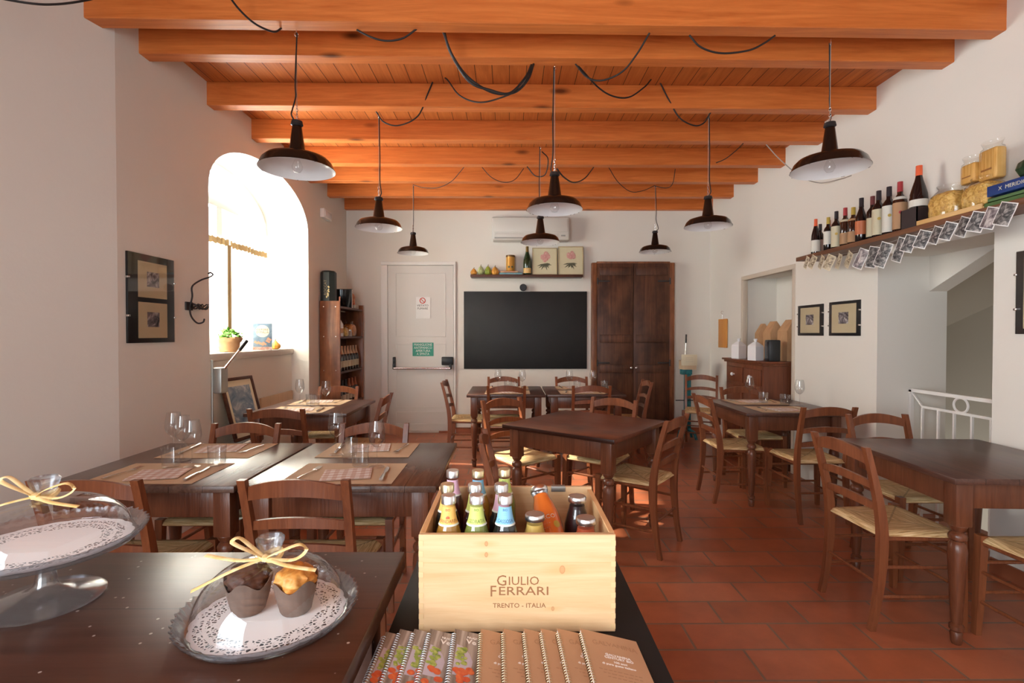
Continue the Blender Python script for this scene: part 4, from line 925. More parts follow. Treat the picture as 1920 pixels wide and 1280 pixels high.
# top of bookcase
g = thing('gift_box', 'tall black bottle box with gold flowers on the bookcase', 'box', (bx0+.085, 6.14, 1.801))
b = la([(0, 0), (.092, 0), (.092, .345), (.075, .365), (0, .365)], 8, M=Matrix.Rotation(R(22.5), 4, 'Z')); obj('box_body', b, cm((.018, .024, .022), .45), g, ang=20)
text('ROCCAT', .045, mat('box_gold', (.30, .24, .13), .5), g, Matrix.Translation((-.012, -.0862, .15)) @ Matrix.Rotation(R(0), 4, 'Z') @ Matrix.Rotation(R(-90), 4, 'Y') @ Matrix.Rotation(R(90), 4, 'X') if 0 else Matrix.Translation((-.01, -.0862, .16)) @ Matrix(((0, -1, 0, 0), (0, 0, -1, 0), (1, 0, 0, 0), (0, 0, 0, 1))))
b = bm_(); rd = random.Random(2)
for k in range(11):
    x_, z_ = .022+rd.uniform(-.018, .012), .04+rd.uniform(0, .13)
    for q in range(4): a = q*PI/2+k; lathe(b, [(0, 0), (.0055, 0), (0, .001)], 7, M=TM((x_+.005*math.cos(a), -.0868, z_+.005*math.sin(a)), 90))
obj('flower_motif', b, mat('box_flower', (.68, .56, .25), .5), g)
g = thing('black_planter', 'glossy black ribbed bowl on top of the bookcase', 'bowl', (bx0+.14, 6.46, 1.741))
obj('bowl', la([(0, 0), (.08, 0), (.10, .08), (.118, .21), (.118, .222), (.108, .222), (.095, .08), (0, .02)], 64, fn=lambda r, z, t_, i: (r*(1+.02*math.cos(16*t_)) if r > .09 else r, z)), cm((.006, .006, .007), .12), g, ang=60)
book('ledger', bx0+.02, bx0+.22, 6.60, 6.645, 1.741, .25, cm((.03, .04, .045), .5), 'dark upright album beside the black bowl')
g = thing('red_picture', 'small red and orange arched picture on the bookcase', 'picture', (bx0+.16, 6.76, 1.741)); obj('base', bx(-.07, .07, -.05, .12, 0, .05, bev=.004), cm((.42, .38, .30)), g)
b = bm_(); n = 16; A = [b.verts.new((-.05, .0, .05)), b.verts.new((.05, .0, .05))]+[b.verts.new((.05*math.cos(PI*k/n), 0, .15+.06*math.sin(PI*k/n))) for k in range(n+1)]
f_ = b.faces.new(A); ex = bmesh.ops.extrude_face_region(b, geom=[f_]); [setattr(v, 'co', v.co+Vector((0, .012, 0))) for v in ex['geom'] if isinstance(v, bmesh.types.BMVert)]
obj('painting', b, blotch('red_painting', [(.50, .06, .03), (.62, .30, .16), (.35, .14, .07)], 18, .5), g)
tag(obj('loose_cork', la([(0, 0), (.010, 0), (.010, .05), (.007, .055), (0, .055)], 10, c=(bx0+.225, 6.10+.02, 1.801)), cm((.35, .12, .07))), 'little red brown stopper at the front edge of the bookcase top', 'stopper')

# ================================================================ RECESS: CUPBOARD
cx0, cx1, cy0, cy1, ch = 2.56, RX+.40, 5.06, 5.98, 1.12
cu = thing('sideboard', 'reddish wooden cupboard with white knobs in the recess', 'cupboard', (0, 0, 0))
obj('carcass', bx(cx0+.03, cx1, cy0+.02, cy1-.02, .06, ch-.04, bev=.004), M['cup_wood'], cu)
b = bm_(); box(b, cx0-.015, cx1, cy0-.015, cy1+.015, ch-.022, ch, bev=.006); box(b, cx0+.005, cx1, cy0+.0, cy1, ch-.045, ch-.022, bev=.006); obj('top', b, M['cup_wood'], cu)
obj('plinth', bx(cx0+.02, cx1, cy0+.01, cy1-.01, 0, .08, bev=.004), M['cup_wood'], cu)
for k in (0, 1):
    ya = cy0+.06+k*.41; o = obj('drawer', bx(cx0+.014, cx0+.034, ya, ya+.38, ch-.26, ch-.09, bev=.006), M['cup_wood'], cu)
    obj('knob', la([(0, 0), (.010, 0), (.008, .012), (.019, .02), (.021, .032), (.012, .042), (0, .044)], 16, M=Matrix.Translation((cx0+.014, ya+.19, ch-.175)) @ Matrix.Rotation(R(-90), 4, 'Y')), M['white_enamel'], o)
    b = bm_(); box(b, cx0+.014, cx0+.034, ya, ya+.38, .10, ch-.29, bev=.006); box(b, cx0+.008, cx0+.02, ya+.05, ya+.33, .16, ch-.35, bev=.004); o = obj('door', b, M['cup_wood'], cu)
    obj('knob', la([(0, 0), (.010, 0), (.008, .012), (.017, .02), (.017, .03), (0, .038)], 14, M=Matrix.Translation((cx0+.014, ya+(.34 if k == 0 else .04), .6)) @ Matrix.Rotation(R(-90), 4, 'Y')), M['white_enamel'], o)
def ceramic(x, y, lab):
    g = thing('ceramic_bottle', lab, 'bottle', (x, y, ch)); b = bm_(); s = .055
    r_ = [[b.verts.new((a*q, c*q, z)) for a, c in ((-1, -1), (1, -1), (1, 1), (-1, 1))] for q, z in ((s*.96, 0), (s, .006), (s, .145), (s*.9, .16), (.016, .195))]
    for p, q in zip(r_, r_[1:]):
        for k in range(4): b.faces.new((p[k], p[(k+1) % 4], q[(k+1) % 4], q[k]))
    b.faces.new(r_[0][::-1]); b.faces.new(r_[-1]); obj('bottle_body', b, M['white_enamel'], g, ang=20)
    obj('neck', la([(.014, .19), (.014, .212), (.019, .216), (.019, .23), (0, .23)], 14), M['white_enamel'], g); g.rotation_euler = (0, 0, R(20)); return g
ceramic(2.625, 5.72, 'square white ceramic bottle at the far end of the recess cupboard'); ceramic(2.625, 5.33, 'square white ceramic bottle in the middle of the recess cupboard')
def kbag(x, y, w_, d_, h_, lab, rz, lean=0):
    g = thing('kraft_bag', lab, 'bag', (x, y, ch), R(rz), 'kraft bags in the recess'); b = bm_()
    q = [[b.verts.new((a*w_/2*k, c*d_/2*j+off, z)) for a, c in ((-1, -1), (1, -1), (1, 1), (-1, 1))] for k, j, z, off in ((1, 1, 0, 0), (1, 1, h_*.72, 0), (.9, .55, h_*.86, 0), (.72, .12, h_, 0))]
    for p, r_ in zip(q, q[1:]):
        for k in range(4): b.faces.new((p[k], p[(k+1) % 4], r_[(k+1) % 4], r_[k]))
    b.faces.new(q[0][::-1]); b.faces.new(q[-1]); obj('bag_body', b, M['kraft'], g, ang=20)
    return g
g = kbag(2.95, 5.82, .17, .13, .40, 'folded top kraft bag with white tag in the recess', 78); obj('tag', bx(-.045, .03, -.07, -.067, .28, .335), M['white_paper'], g)
kbag(2.93, 5.55, .20, .14, .42, 'tall kraft bag between the other two on the recess cupboard', 84); kbag(2.93, 5.22, .20, .16, .43, 'wide kraft bag behind the small black screen', 88)
g = thing('black_speaker', 'small black monitor box on the near cupboard corner', 'monitor', (2.70, 5.14, ch), R(-10))
obj('casing', bx(-.05, .06, -.075, .075, .0, .22, bev=.012), cm((.012, .013, .014), .4), g); obj('screen', bx(-.053, -.049, -.06, .06, .03, .2, bev=.001), cm((.03, .032, .035), .2), g)
# hanging board on the side wall
g = thing('hanging_board', 'narrow orange wooden board hanging from a hook', 'board', (RX-.004, 6.66, 0))
obj('plank', bx(-.016, 0, -.14, .12, 1.22, 1.60, bev=.004), M['board'], g); obj('hook', tube(bm_(), smooth_pts([(0, 0, 1.70), (-.02, 0, 1.705), (-.03, 0, 1.68), (-.012, 0, 1.665), (-.012, 0, 1.60)], 4), .003, 6), M['steel'], g)
# teal stool with card and broom handle
g = thing('teal_stand', 'chipped teal wooden stand in the far corner', 'stand', (2.38, 6.68, 0))
b = bm_(); box(b, -.04, .04, -.03, .03, .10, .93, bev=.006); obj('post', b, M['teal'], g)
b = bm_(); box(b, -.09, .05, -.045, .045, .86, .93, bev=.01); obj('head', b, M['teal'], g)
for a in (45, 135, 225, 315): obj('foot', tube(bm_(), [(0, 0, .14), (.1*math.cos(R(a)), .1*math.sin(R(a)), .09), (.13*math.cos(R(a)), .13*math.sin(R(a)), .0)], [.026, .022, .018], 6), M['teal'], g)
obj('metal_bar', tube(bm_(), [(-.17, -.04, .52), (.1, -.04, .52)], .006, 8), M['iron'], g)
tag(obj('wooden_box', bx(2.38-.09, 2.38+.09, 6.60, 6.76, .9305, 1.05, bev=.003), M['pale_box']), 'small pale wooden box on top of the teal stand', 'box')
g = thing('price_card', 'cream lettered card leaning on the pale box', 'card', (2.37, 6.59, .985)); obj('card', bx(-.105, .105, -.004, 0, 0, .145, bev=.001), M['cream'], g)
b = bm_(); [box(b, -.05, .05, -.0046, -.004, z, z+.003) for z in (.05, .075, .1)]; obj('writing', b, cm((.45, .42, .33)), g)
g = thing('spit_rod', 'thin metal rod with black grip standing behind the cream card', 'rod', (2.345, 6.68, 1.051)); obj('rod', tube(bm_(), [(0, 0, 0), (.012, 0, .24)], .004, 8), M['steel'], g); obj('grip', tube(bm_(), [(.012, 0, .23), (.016, 0, .345)], .011, 10), M['black'], g)
# stair railing
rl = thing('stair_railing', 'white metal railing with ring ornaments at the stair opening', 'railing', (0, 0, 0)); X = RX+.26
b = bm_(); box(b, X-.012, X+.012, 2.80, 3.868, .955, .98); obj('top_rail', b, M['white_paint'], rl)
obj('lower_rail', bx(X-.009, X+.009, 2.80, 3.75, .845, .863), M['white_paint'], rl); obj('brace', tube(bm_(), [(X, 3.86, .965), (X, 3.75, .853)], .008, 4), M['white_paint'], rl)
for y_ in (3.75, 3.61, 3.48, 3.345, 3.21, 3.08, 2.95, 2.83): obj('baluster', bx(X-.007, X+.007, y_-.007, y_+.007, .0, .846), M['white_paint'], rl)
obj('post', bx(X-.012, X+.012, 3.844, 3.868, 0, .97), M['white_paint'], rl)
for yc_ in (3.43, 3.0): obj('ring', tube(bm_(), [(X, yc_+.055*math.cos(q), .909+.050*math.sin(q)) for q in [2*PI*j/28 for j in range(28)]], .008, 6, closed=True), M['white_paint'], rl)
# ================================================================ LONG SHELF WITH BOTTLES
S0, S1, SZ2 = 2.63, RX, 2.065
tag(obj('bottle_shelf', bx(S0, RX, 1.3, 4.60, SZ2, SZ2+.035, bev=.003), M['shelf_wood']), 'long wooden shelf of wine bottles on the side wall', 'shelf'); z = SZ2+.0355
RD, OR, GO, BK = cm((.36, .03, .035), .35), cm((.75, .12, .04), .35), cm((.50, .34, .05), .35), cm((.018, .012, .016), .35)
CR, TA, WH = cm((.60, .55, .38), .6), cm((.42, .24, .12), .6), cm((.68, .66, .58), .6)
F = -122
BT = [ # x, y, r, h, kind, body, cap, label, l0, l1, text
 (2.79, 4.50, .034, .285, 'bordeaux', 'bt_dark', BK, cm((.42, .26, .2)), .10, .5, 'slim dark bottle at the very far shelf end', None, None),
 (2.71, 4.435, .036, .315, 'champagne', 'bt_dark', OR, WH, .08, .40, 'bottle with bright orange neck near the far shelf end', None, None),
 (2.77, 4.345, .034, .285, 'bordeaux', 'bt_brown', RD, TA, .1, .38, 'short brown bottle with dull red cap', None, TA),
 (2.71, 4.26, .034, .29, 'bordeaux', 'bt_dark', GO, WH, .2, .58, 'dark bottle with yellow cap and white label', None, None),
 (2.71, 4.155, .037, .315, 'bordeaux', 'bt_dark', BK, CR, .06, .60, 'bottle with black cap and tall cream label', GO, None),
 (2.72, 4.06, .038, .32, 'bordeaux', 'bt_brown', RD, TA, .08, .36, 'brown bottle with crimson cap and low tan label', None, CR),
 (2.72, 3.965, .038, .30, 'bordeaux', 'bt_brown', GO, TA, .08, .36, 'brown bottle with ochre cap and tan label', None, TA),
 (2.71, 3.86, .040, .345, 'long', 'bt_dark', BK, cm((.50, .15, .06)), .18, .48, 'tall all dark bottle with narrow orange label', None, None),
 (2.72, 3.755, .038, .33, 'bordeaux', 'bt_dark', cm((.16, .03, .03)), CR, .08, .50, 'dark bottle with maroon cap and cream label', None, None),
 (2.70, 3.665, .041, .345, 'bordeaux', 'bt_dark', BK, CR, .06, .60, 'black capped bottle with gold crested cream label', GO, None),
 (2.70, 3.565, .041, .345, 'bordeaux', 'bt_dark', BK, WH, .06, .60, 'black capped bottle with gold crested white label', GO, None),
 (2.70, 3.465, .042, .35, 'bordeaux', 'bt_brown', RD, TA, .06, .58, 'red capped bottle with red dot on tan label', RD, WH)]
for x, y, r, h, kd, bd, cp, lc, l0, l1, tx, em, nb in BT: bottle(x, y, z, r, h, kd, M[bd], cp, lc, tx+' on the long shelf', l0, l1, facing=F, arc=210, emblem=em, neckband=nb)
bottle(2.72, 3.33, z, .052, .415, 'champagne', M['bt_dark'], OR, WH, 'largest bottle, orange necked, standing in a dark open case', .34, .45, facing=F, arc=220, cap_from=.84, neckband=None)
g = thing('bottle_case', 'dark low open case holding the largest bottle', 'box', (2.715, 3.33, z)); b = bm_(); a = .062
for q in ((-a, -a+.006, -a, a), (a-.006, a, -a, a), (-a, a, -a, -a+.006), (-a, a, a-.006, a)): box(b, q[0], q[1], q[2], q[3], 0, .13)
for v in b.verts: v.co.y *= 1.1
obj('case_wall', b, cm((.03, .018, .018), .5), g)
g = thing('wooden_tray', 'pale wooden tray under the pasta bags', 'tray', (2.735, 2.98, z)); obj('base', bx(-.095, .1, -.19, .26, 0, .012, bev=.002), M['tray'], g); obj('rim', bx(-.103, -.096, -.19, .26, 0, .028, bev=.002), M['tray'], g)
bag('pasta_bag', (2.735, 3.115, z+.0125), .15, .20, .17, M['pasta'], 'clear bag of twisted pasta at the bottle end of the tray', seed=11, group='pasta bags')
bag('pasta_bag', (2.735, 2.885, z+.0125), .15, .19, .155, M['pasta'], 'clear bag of twisted pasta beside the green books', seed=15, group='pasta bags')
def pack(x, y, z, w_, h_, lab, rz):
    g = thing('pasta_packet', lab, 'packet', (x, y, z), rz, 'pasta packets'); b = bx(-.03, .03, -w_/2, w_/2, 0, h_, bev=.012, seg=3); obj('strands', b, M['spaghetti'], g)
    obj('wrapper', la([(.0, -.004), (.55, -.002), (.56, h_*.5), (.55, h_+.002), (.4, h_+.012), (.52, h_+.045)], 20, M=Matrix.Diagonal((.075, w_*1.04, 1, 1))), M['cellophane'], g, ang=80)
    b = bm_(); box(b, -.0335, -.0325, -w_*.3, w_*.3, h_*.30, h_*.36); obj('printing', b, cm((.35, .15, .04)), g); return g
m = M['spaghetti'] = mat('spaghetti', (.75, .42, .10), .5); t = NT(m); t.col(t.ramp(t.noise(t.co((1, 60, 2)), 3, 3, .6), [(.35, (.60, .30, .06)), (.65, (.82, .52, .17))]))
pack(2.755, 2.985, z+.195, .105, .115, 'shorter yellow pasta packet upright on the pasta bags', R(-6)); pack(2.76, 2.865, z+.18, .12, .175, 'taller yellow pasta packet upright on the pasta bags', R(-6))
gb = [('green', (.06, .13, .03), 2.48, 2.79, .024, 'green book at the bottom beneath the blue book'), ('olive', (.08, .16, .05), 2.50, 2.77, .02, 'thin green book second from the bottom of the stack')]
zz = z
for nm, c, ya, yb, th, lab in gb:
    g = thing('book', lab, 'book', (2.735, (ya+yb)/2, zz)); hl = (yb-ya)/2; b = bm_(); box(b, -.09, .09, -hl, hl, 0, .002); box(b, -.09, .09, -hl, hl, th-.002, th); box(b, -.09, -.088, -hl, hl, 0, th); obj('cover', b, cm(c, .5), g); obj('pages', bx(-.087, .085, -hl+.003, hl-.003, .0022, th-.0022), M['white_paper'], g); zz += th+.0005
g = thing('book', 'dark violet book with tan edge under the blue book', 'book', (2.735, 2.38, z)); b = bm_(); box(b, -.1, .09, -.095, .095, 0, .05, bev=.003); obj('cover', b, cm((.045, .03, .045), .5), g); obj('edge_band', bx(-.1015, .0905, .085, .096, 0, .0505), cm((.45, .16, .05)), g)
zb_ = max(zz, z+.051)+.001; g = thing('blue_book', 'thick blue book with white title lettering lying on the shelf books', 'book', (2.73, 2.50, zb_))
obj('cover', bx(-.1, .1, -.27, .26, 0, .056, bev=.003), cm((.012, .045, .20), .45), g)
g.location.z = zb_
text('X  MERIDIONALE', .029, cm((.62, .58, .42), .5), g, Matrix.Translation((-.1004, .195, .028)) @ Matrix(((0, 0, -1, 0), (-1, 0, 0, 0), (0, 1, 0, 0), (0, 0, 0, 1))), sx=1.0, align='LEFT')
g = thing('green_pumpkin', 'dark green pumpkin sitting on the blue book', 'pumpkin', (2.73, 2.58, zb_+.0565))
obj('fruit', la([(0, .012), (.035, 0), (.072, .018), (.088, .052), (.078, .085), (.045, .108), (.015, .122), (.012, .135), (0, .135)], 48, fn=lambda r, z_, t_, i: (r*(1+.03*math.cos(10*t_)) if r > .03 else r, z_)), M['g_dark'], g); obj('stalk', la([(0, .133), (.014, .133), (.012, .15), (0, .152)], 10), M['stalk'], g)
gourd(2.73, 2.395, zb_+.0565, .08, .15, M['g_mixed'], 'striped green and yellow pumpkin cut off by the photo edge')
# snapshots pegged on a string under the shelf
st = [(2.615, 4.33, 2.075), (2.60, 4.0, 2.03), (2.60, 3.6, 2.02), (2.60, 3.2, 2.04), (2.60, 2.9, 2.06), (2.61, 2.62, 2.085)]
tag(obj('photo_string', tube(bm_(), smooth_pts(st, 6), .0015, 5), M['cord_grey']), 'thin string of snapshots slung along the shelf front', 'string')
def snap(y, z, w_, h_, tilt, m, lab, curl=.012, rim=None):
    g = thing('snapshot', lab, 'photograph', (2.60, y, z), 0, 'snapshots on the string'); n = 6
    def sheet(mg, off, mm, nm, par):
        b = bm_(); V = []
        for j in range(n+1):
            v = j/n; zz = -mg-(h_-2*mg)*v
            V.append([b.verts.new((-off-curl*math.sin(PI*.5*(-zz/h_))**2-.004*math.sin(PI*i/4), -w_/2+mg+(w_-2*mg)*i/4, zz)) for i in range(5)])
        for j in range(n):
            for i in range(4): b.faces.new((V[j][i], V[j][i+1], V[j+1][i+1], V[j+1][i]))
        return obj(nm, b, mm, par)
    p = sheet(0, 0, rim or M['white_paper'], 'print_paper', g); sheet(.005, .0009, m, 'image', g); g.rotation_euler = (R(tilt), 0, R(random.Random(int(y*1000)).uniform(-14, 14))); return g
SN = [(4.36, .075, .105, 24, 's'), (4.26, .075, .11, 30, 's'), (4.15, .08, .11, 26, 's'), (4.03, .085, .12, 26, 's'), (3.93, .075, .115, 20, 's'), (3.81, .09, .12, 30, 's'), (3.66, .09, .145, 24, 'p'), (3.56, .11, .15, 14, 'q'), (3.44, .10, .17, 22, 'q'), (3.30, .09, .16, 20, 'q'),
 (3.23, .09, .11, 20, 'q'), (3.12, .085, .11, 22, 'q'), (3.03, .08, .105, 22, 'q'), (2.94, .08, .105, 22, 'q'), (2.845, .09, .11, 22, 'q'), (2.755, .09, .11, 20, 'q'), (2.68, .085, .115, 20, 'p'), (2.60, .095, .12, 20, 'q')]
words = ['first from the far end', 'second from the far end', 'third from the far end', 'fourth from the far end', 'fifth from the far end', 'sixth from the far end, framed in cream', 'showing bright shapes before the wall corner', 'broad pale one in the cluster', 'longest of the string', 'dark one with a white band', 'just past the long cluster', 'below the tray edge', 'below the twisted pasta', 'second below the pasta bags', 'third below the pasta bags', 'beside the green books, paler', 'next to last at the near end', 'largest looking at the near end']
def zs_(y):
    for a, c in zip(st, st[1:]):
        if c[1] <= y <= a[1]: return c[2]+(a[2]-c[2])*(y-c[1])/(a[1]-c[1])
    return st[0][2]-.0 if y > 4 else st[-1][2]
for (y, w_, h_, tl, k), wd in zip(SN, words): snap(y, zs_(y), w_, h_, tl, {'s': M['sepia'], 'p': M['photo'], 'q': M['photo2']}[k], ('sepia' if k == 's' else 'black and white')+' snapshot on the string, '+wd, rim=M['cream'] if k == 's' else None)

# ================================================================ COUNTER, CAKE STANDS
CT = .90
c_ = thing('counter_table', 'dark worn wooden counter top holding both cake domes', 'table', (-.24, 1.149, 0))
obj('tabletop', bx(-1.55, 0, -.80, 0, CT-.04, CT, bev=.004), M['counter'], c_)
for x in (-1.45, -.08):
    for y in (-.72, -.08): obj('leg', bx(x-.035, x+.035, y-.035, y+.035, 0, CT-.0405, bev=.004), M['counter'], c_)
obj('apron', bx(-1.42, -.11, -.095, -.07, CT-.15, CT-.0405), M['counter'], c_)
def scallop(n, amp, from_i): return lambda r, z, t_, i: (r*(1+(amp*math.cos(n*t_) if i in from_i else 0)), z+(.0016*math.cos(n*t_) if i in from_i else 0))
def plate_prof(R0): return [(0, .010), (R0*.86, .010), (R0*.90, .012), (R0*.955, .021), (R0, .031), (R0*1.002, .034), (R0*.985, .034), (R0*.94, .026), (R0*.885, .0165), (R0*.84, .0155), (0, .0155)]
def dome_prof(r, h):
    o = [(r*math.sin(a)**.82 if a > .01 else 0, h*math.cos(a)) for a in [PI/2*(1-k/14) for k in range(14)]]; o[0] = (r, 0); i = [(max(q-.0022, 0), z-.0018) for q, z in o[::-1]]
    return [p for p in o if p[0] > .02], o
def bow(par, z, r, seed, mirror=1):
    b = bm_(); rb = .006
    tube(b, [(r*math.cos(q), r*math.sin(q), z+.004*math.sin(2*q)) for q in [2*PI*j/20 for j in range(20)]], .0045, 6, closed=True)
    k = Vector((0, -r, z+.002))
    lps = [[(0, 0, 0), (.03*mirror, -.012, .016), (.062*mirror, -.006, .026), (.070*mirror, .0, .012), (.05*mirror, -.008, .0), (0, -.002, 0)], [(0, 0, 0), (-.025*mirror, -.014, .020), (-.048*mirror, -.016, .034), (-.040*mirror, -.008, .038), (-.02*mirror, -.004, .02), (0, 0, 0)]]
    tails = [[(0, 0, 0), (-.04*mirror, -.03, -.008), (-.10*mirror, -.045, -.035)], [(0, 0, 0), (.045*mirror, -.02, -.004), (.095*mirror, -.02, -.012)], [(0, 0, 0), (-.04*mirror, -.01, .0), (-.115*mirror, .02, -.004)]]
    for p in lps+tails[:2 if seed else 3]: tube(b, [k+q for q in smooth_pts(p, 5)], .0042, 6, flat=.22, up=(0, -.3, 1))
    lathe(b, [(0, -.006), (.007, -.004), (.008, .003), (0, .007)], 8, c=k)
    obj('raffia_bow', b, M['raffia'], par)
def cake_dome(px, py, pz, R0, Rd, h, lab, lab2, stem, dz, bz, big):
    s = thing('cake_stand' if stem else 'cake_plate', lab, 'cake stand', (px, py, bz)); up = dz
    b = la(plate_prof(R0), 150, c=(0, 0, up-.010), fn=scallop(50, .018, (3, 4, 5, 6, 7)))
    obj('plate', b, M['plate_glass'], s, ang=50)
    if stem: obj('stem', la([(0, 0), (.088, 0), (.090, .004), (.082, .010), (.045, .017), (.024, .024), (.017, .036), (.014, .06), (.018, .085), (.030, up-.0025), (.02, up-.0022), (0, up-.0022)], 48), M['plate_glass'], s, ang=50)
    zt = bz+up+.0058
    dl = obj('doily', la([(0, .0004), (R0*.30, .0004), (R0*.835, .0006)], 120, fn=lambda r, z_, t_, i: (r*(1+(.028*abs(math.cos(10*t_)) if i == 2 else 0)), z_)), M['doily_big' if big else 'doily']); dl.location = (px, py, zt); tag(dl, lab.split(' with')[0].replace('clear glass', 'white lace paper doily on the'), 'doily')
    d = thing('glass_dome', lab2, 'glass dome', (px, py, zt+.0012)); o, full = dome_prof(Rd, h)
    obj('cloche', la([(Rd+.004, 0), (Rd+.005, .003)]+[(r, z+.004) for r, z in full[1:]][:-0 or None]+[(0, h+.004)], 64), M['dome'], d, ang=80)
    kz = h+.001
    obj('knob', la([(0, kz+.004), (.016, kz+.003), (.015, kz+.009), (.0175, kz+.018), (.023, kz+.034), (.0238, kz+.039), (.020, kz+.043), (.010, kz+.039), (0, kz+.038)], 32), M['plate_glass'], d, ang=50)
    bow(d, kz+.010, .0185, 0 if not big else 1, 1); return d
cake_dome(-.422, .882, 0, .1475, .124, .092, 'clear glass cake plate with scalloped rim holding two muffins', 'clear glass dome with raffia bow over two muffins', False, .0012, CT, False)
cake_dome(-.868, .937, 0, .156, .132, .082, 'clear glass footed cake stand with scalloped rim, empty', 'empty glass dome with raffia bow on the footed stand', True, .100, CT+.0008, True)
def muffin(x, y, z, rz, cake, lab, s=1.0):
    g = thing('muffin', lab, 'muffin', (x, y, z), rz); g.scale = (s, s, s)
    obj('paper_case', la([(0, 0), (.024, 0), (.027, .004), (.034, .032), (.0385, .056), (.0375, .056), (.033, .032), (.025, .006)], 48, fn=lambda r, z_, t_, i: (r*(1+.05*math.cos(4*t_)*(z_/.05)+.012*math.cos(16*t_)), z_*(1+.0*t_)+(.009*math.cos(4*t_)*(1 if i in (4, 5) else 0)))), M['tulip'], g, ang=25)
    b = bm_(); bmesh.ops.create_icosphere(b, subdivisions=4, radius=1)
    for v in b.verts:
        c = v.co.copy(); n1 = noise.noise(c*2.3+Vector((x*40, 0, 0))); n2 = noise.noise(c*7)
        v.co = Vector((c.x*.035, c.y*.035, c.z*.026))*(1+.25*n1+.16*n2)+Vector((0, 0, .058))
    obj('muffin_top', b, cake, g, ang=80); return g
mz = CT+.0012+.0058+.0012
muffin(-.464, .888, mz, .2, M['choc'], 'dark chocolate muffin in brown paper under the glass dome', 1.0); muffin(-.380, .888, mz, .9, M['gold_cake'], 'golden crumbly muffin in brown paper under the glass dome', .97)

# ================================================================ BLACK STAND, CRATE, BOTTLES, NOTEBOOKS
ST = .83
s_ = thing('black_stand', 'plain black stand carrying the crate and notebooks', 'stand', (0, 0, 0)); obj('top', bx(-.232, .27, .30, 1.262, ST-.03, ST, bev=.002), M['stand'], s_); obj('body', bx(-.225, .263, .32, 1.25, 0, ST-.0305), M['stand'], s_)
X0, X1, Y0, Y1, Z0, Z1, T = -.173, .203, .950, 1.24, ST+.0005, 1.018, .011
cr = thing('wooden_crate', 'pale pine wine crate printed with dark brown lettering', 'crate', (X0, Y0, Z0)); cw, cd, chh = X1-X0, Y1-Y0, Z1-Z0
obj('front_panel', bx(0, cw, 0, T, 0, chh, bev=.0012, seg=1), M['crate'], cr)
for x in (0, cw-T): obj('side_panel', bx(x, x+T, T, cd-T, 0, chh, bev=.001, seg=1), M['crate_in'], cr)
obj('back_panel', bx(0, cw, cd-T, cd, 0, chh+.006, bev=.001, seg=1), M['crate'], cr); obj('bottom', bx(T, cw-T, T, cd-T, .001, .010), M['crate_in'], cr)
b = bm_()
for k in range(9):
    for x in (0, cw-.009): box(b, x, x+.009, -.0006, .0002, .006+.02*k, .016+.02*k)
obj('finger_joint', b, mat('joint_endgrain', (.70, .47, .24), .6), cr)
obj('hinge', bx(cw-.10, cw-.065, cd-T-.002, cd+.002, chh-.006, chh+.0075, bev=.001), M['galv'], cr)
cxm = cw*.51
o = text('IULIO', .0235, M['burnt'], cr, TM((cxm+.0085, -.0003, .098)), depth=.0002, sx=1.02); text('G', .029, M['burnt'], cr, TM((cxm-.0335, -.0003, .0985)), depth=.0002)
text('ERRARI', .0235, M['burnt'], cr, TM((cxm+.0085, -.0003, .0785)), depth=.0002, sx=1.30); text('F', .030, M['burnt'], cr, TM((cxm-.050, -.0003, .078)), depth=.0002)
text('TRENTO - ITALIA', .0125, M['burnt'], cr, TM((cxm, -.0003, .051)), depth=.0002, sx=1.05)
for a, c in ((-.034, .0265), (-.047, .0)): pass
b = bm_()                                                            # serifs of the big capitals
for x, zz in ((-.0105, .1), (-.0105, .1165), (.0125, .1), (.0255, .1)): pass
for x in (-.057, ): box(b, cxm+x, cxm+x+.010, -.0005, 0, .0672, .0684)
b.free()
IB = Z0+.0105
def wrap(rf, z0, th0, r0):            # bend flat text round a bottle neck (axis z)
    return lambda p: Vector(((rf(z0+p.y)+.0007)*math.cos(th0+p.x/r0), (rf(z0+p.y)+.0007)*math.sin(th0+p.x/r0), z0+p.y))
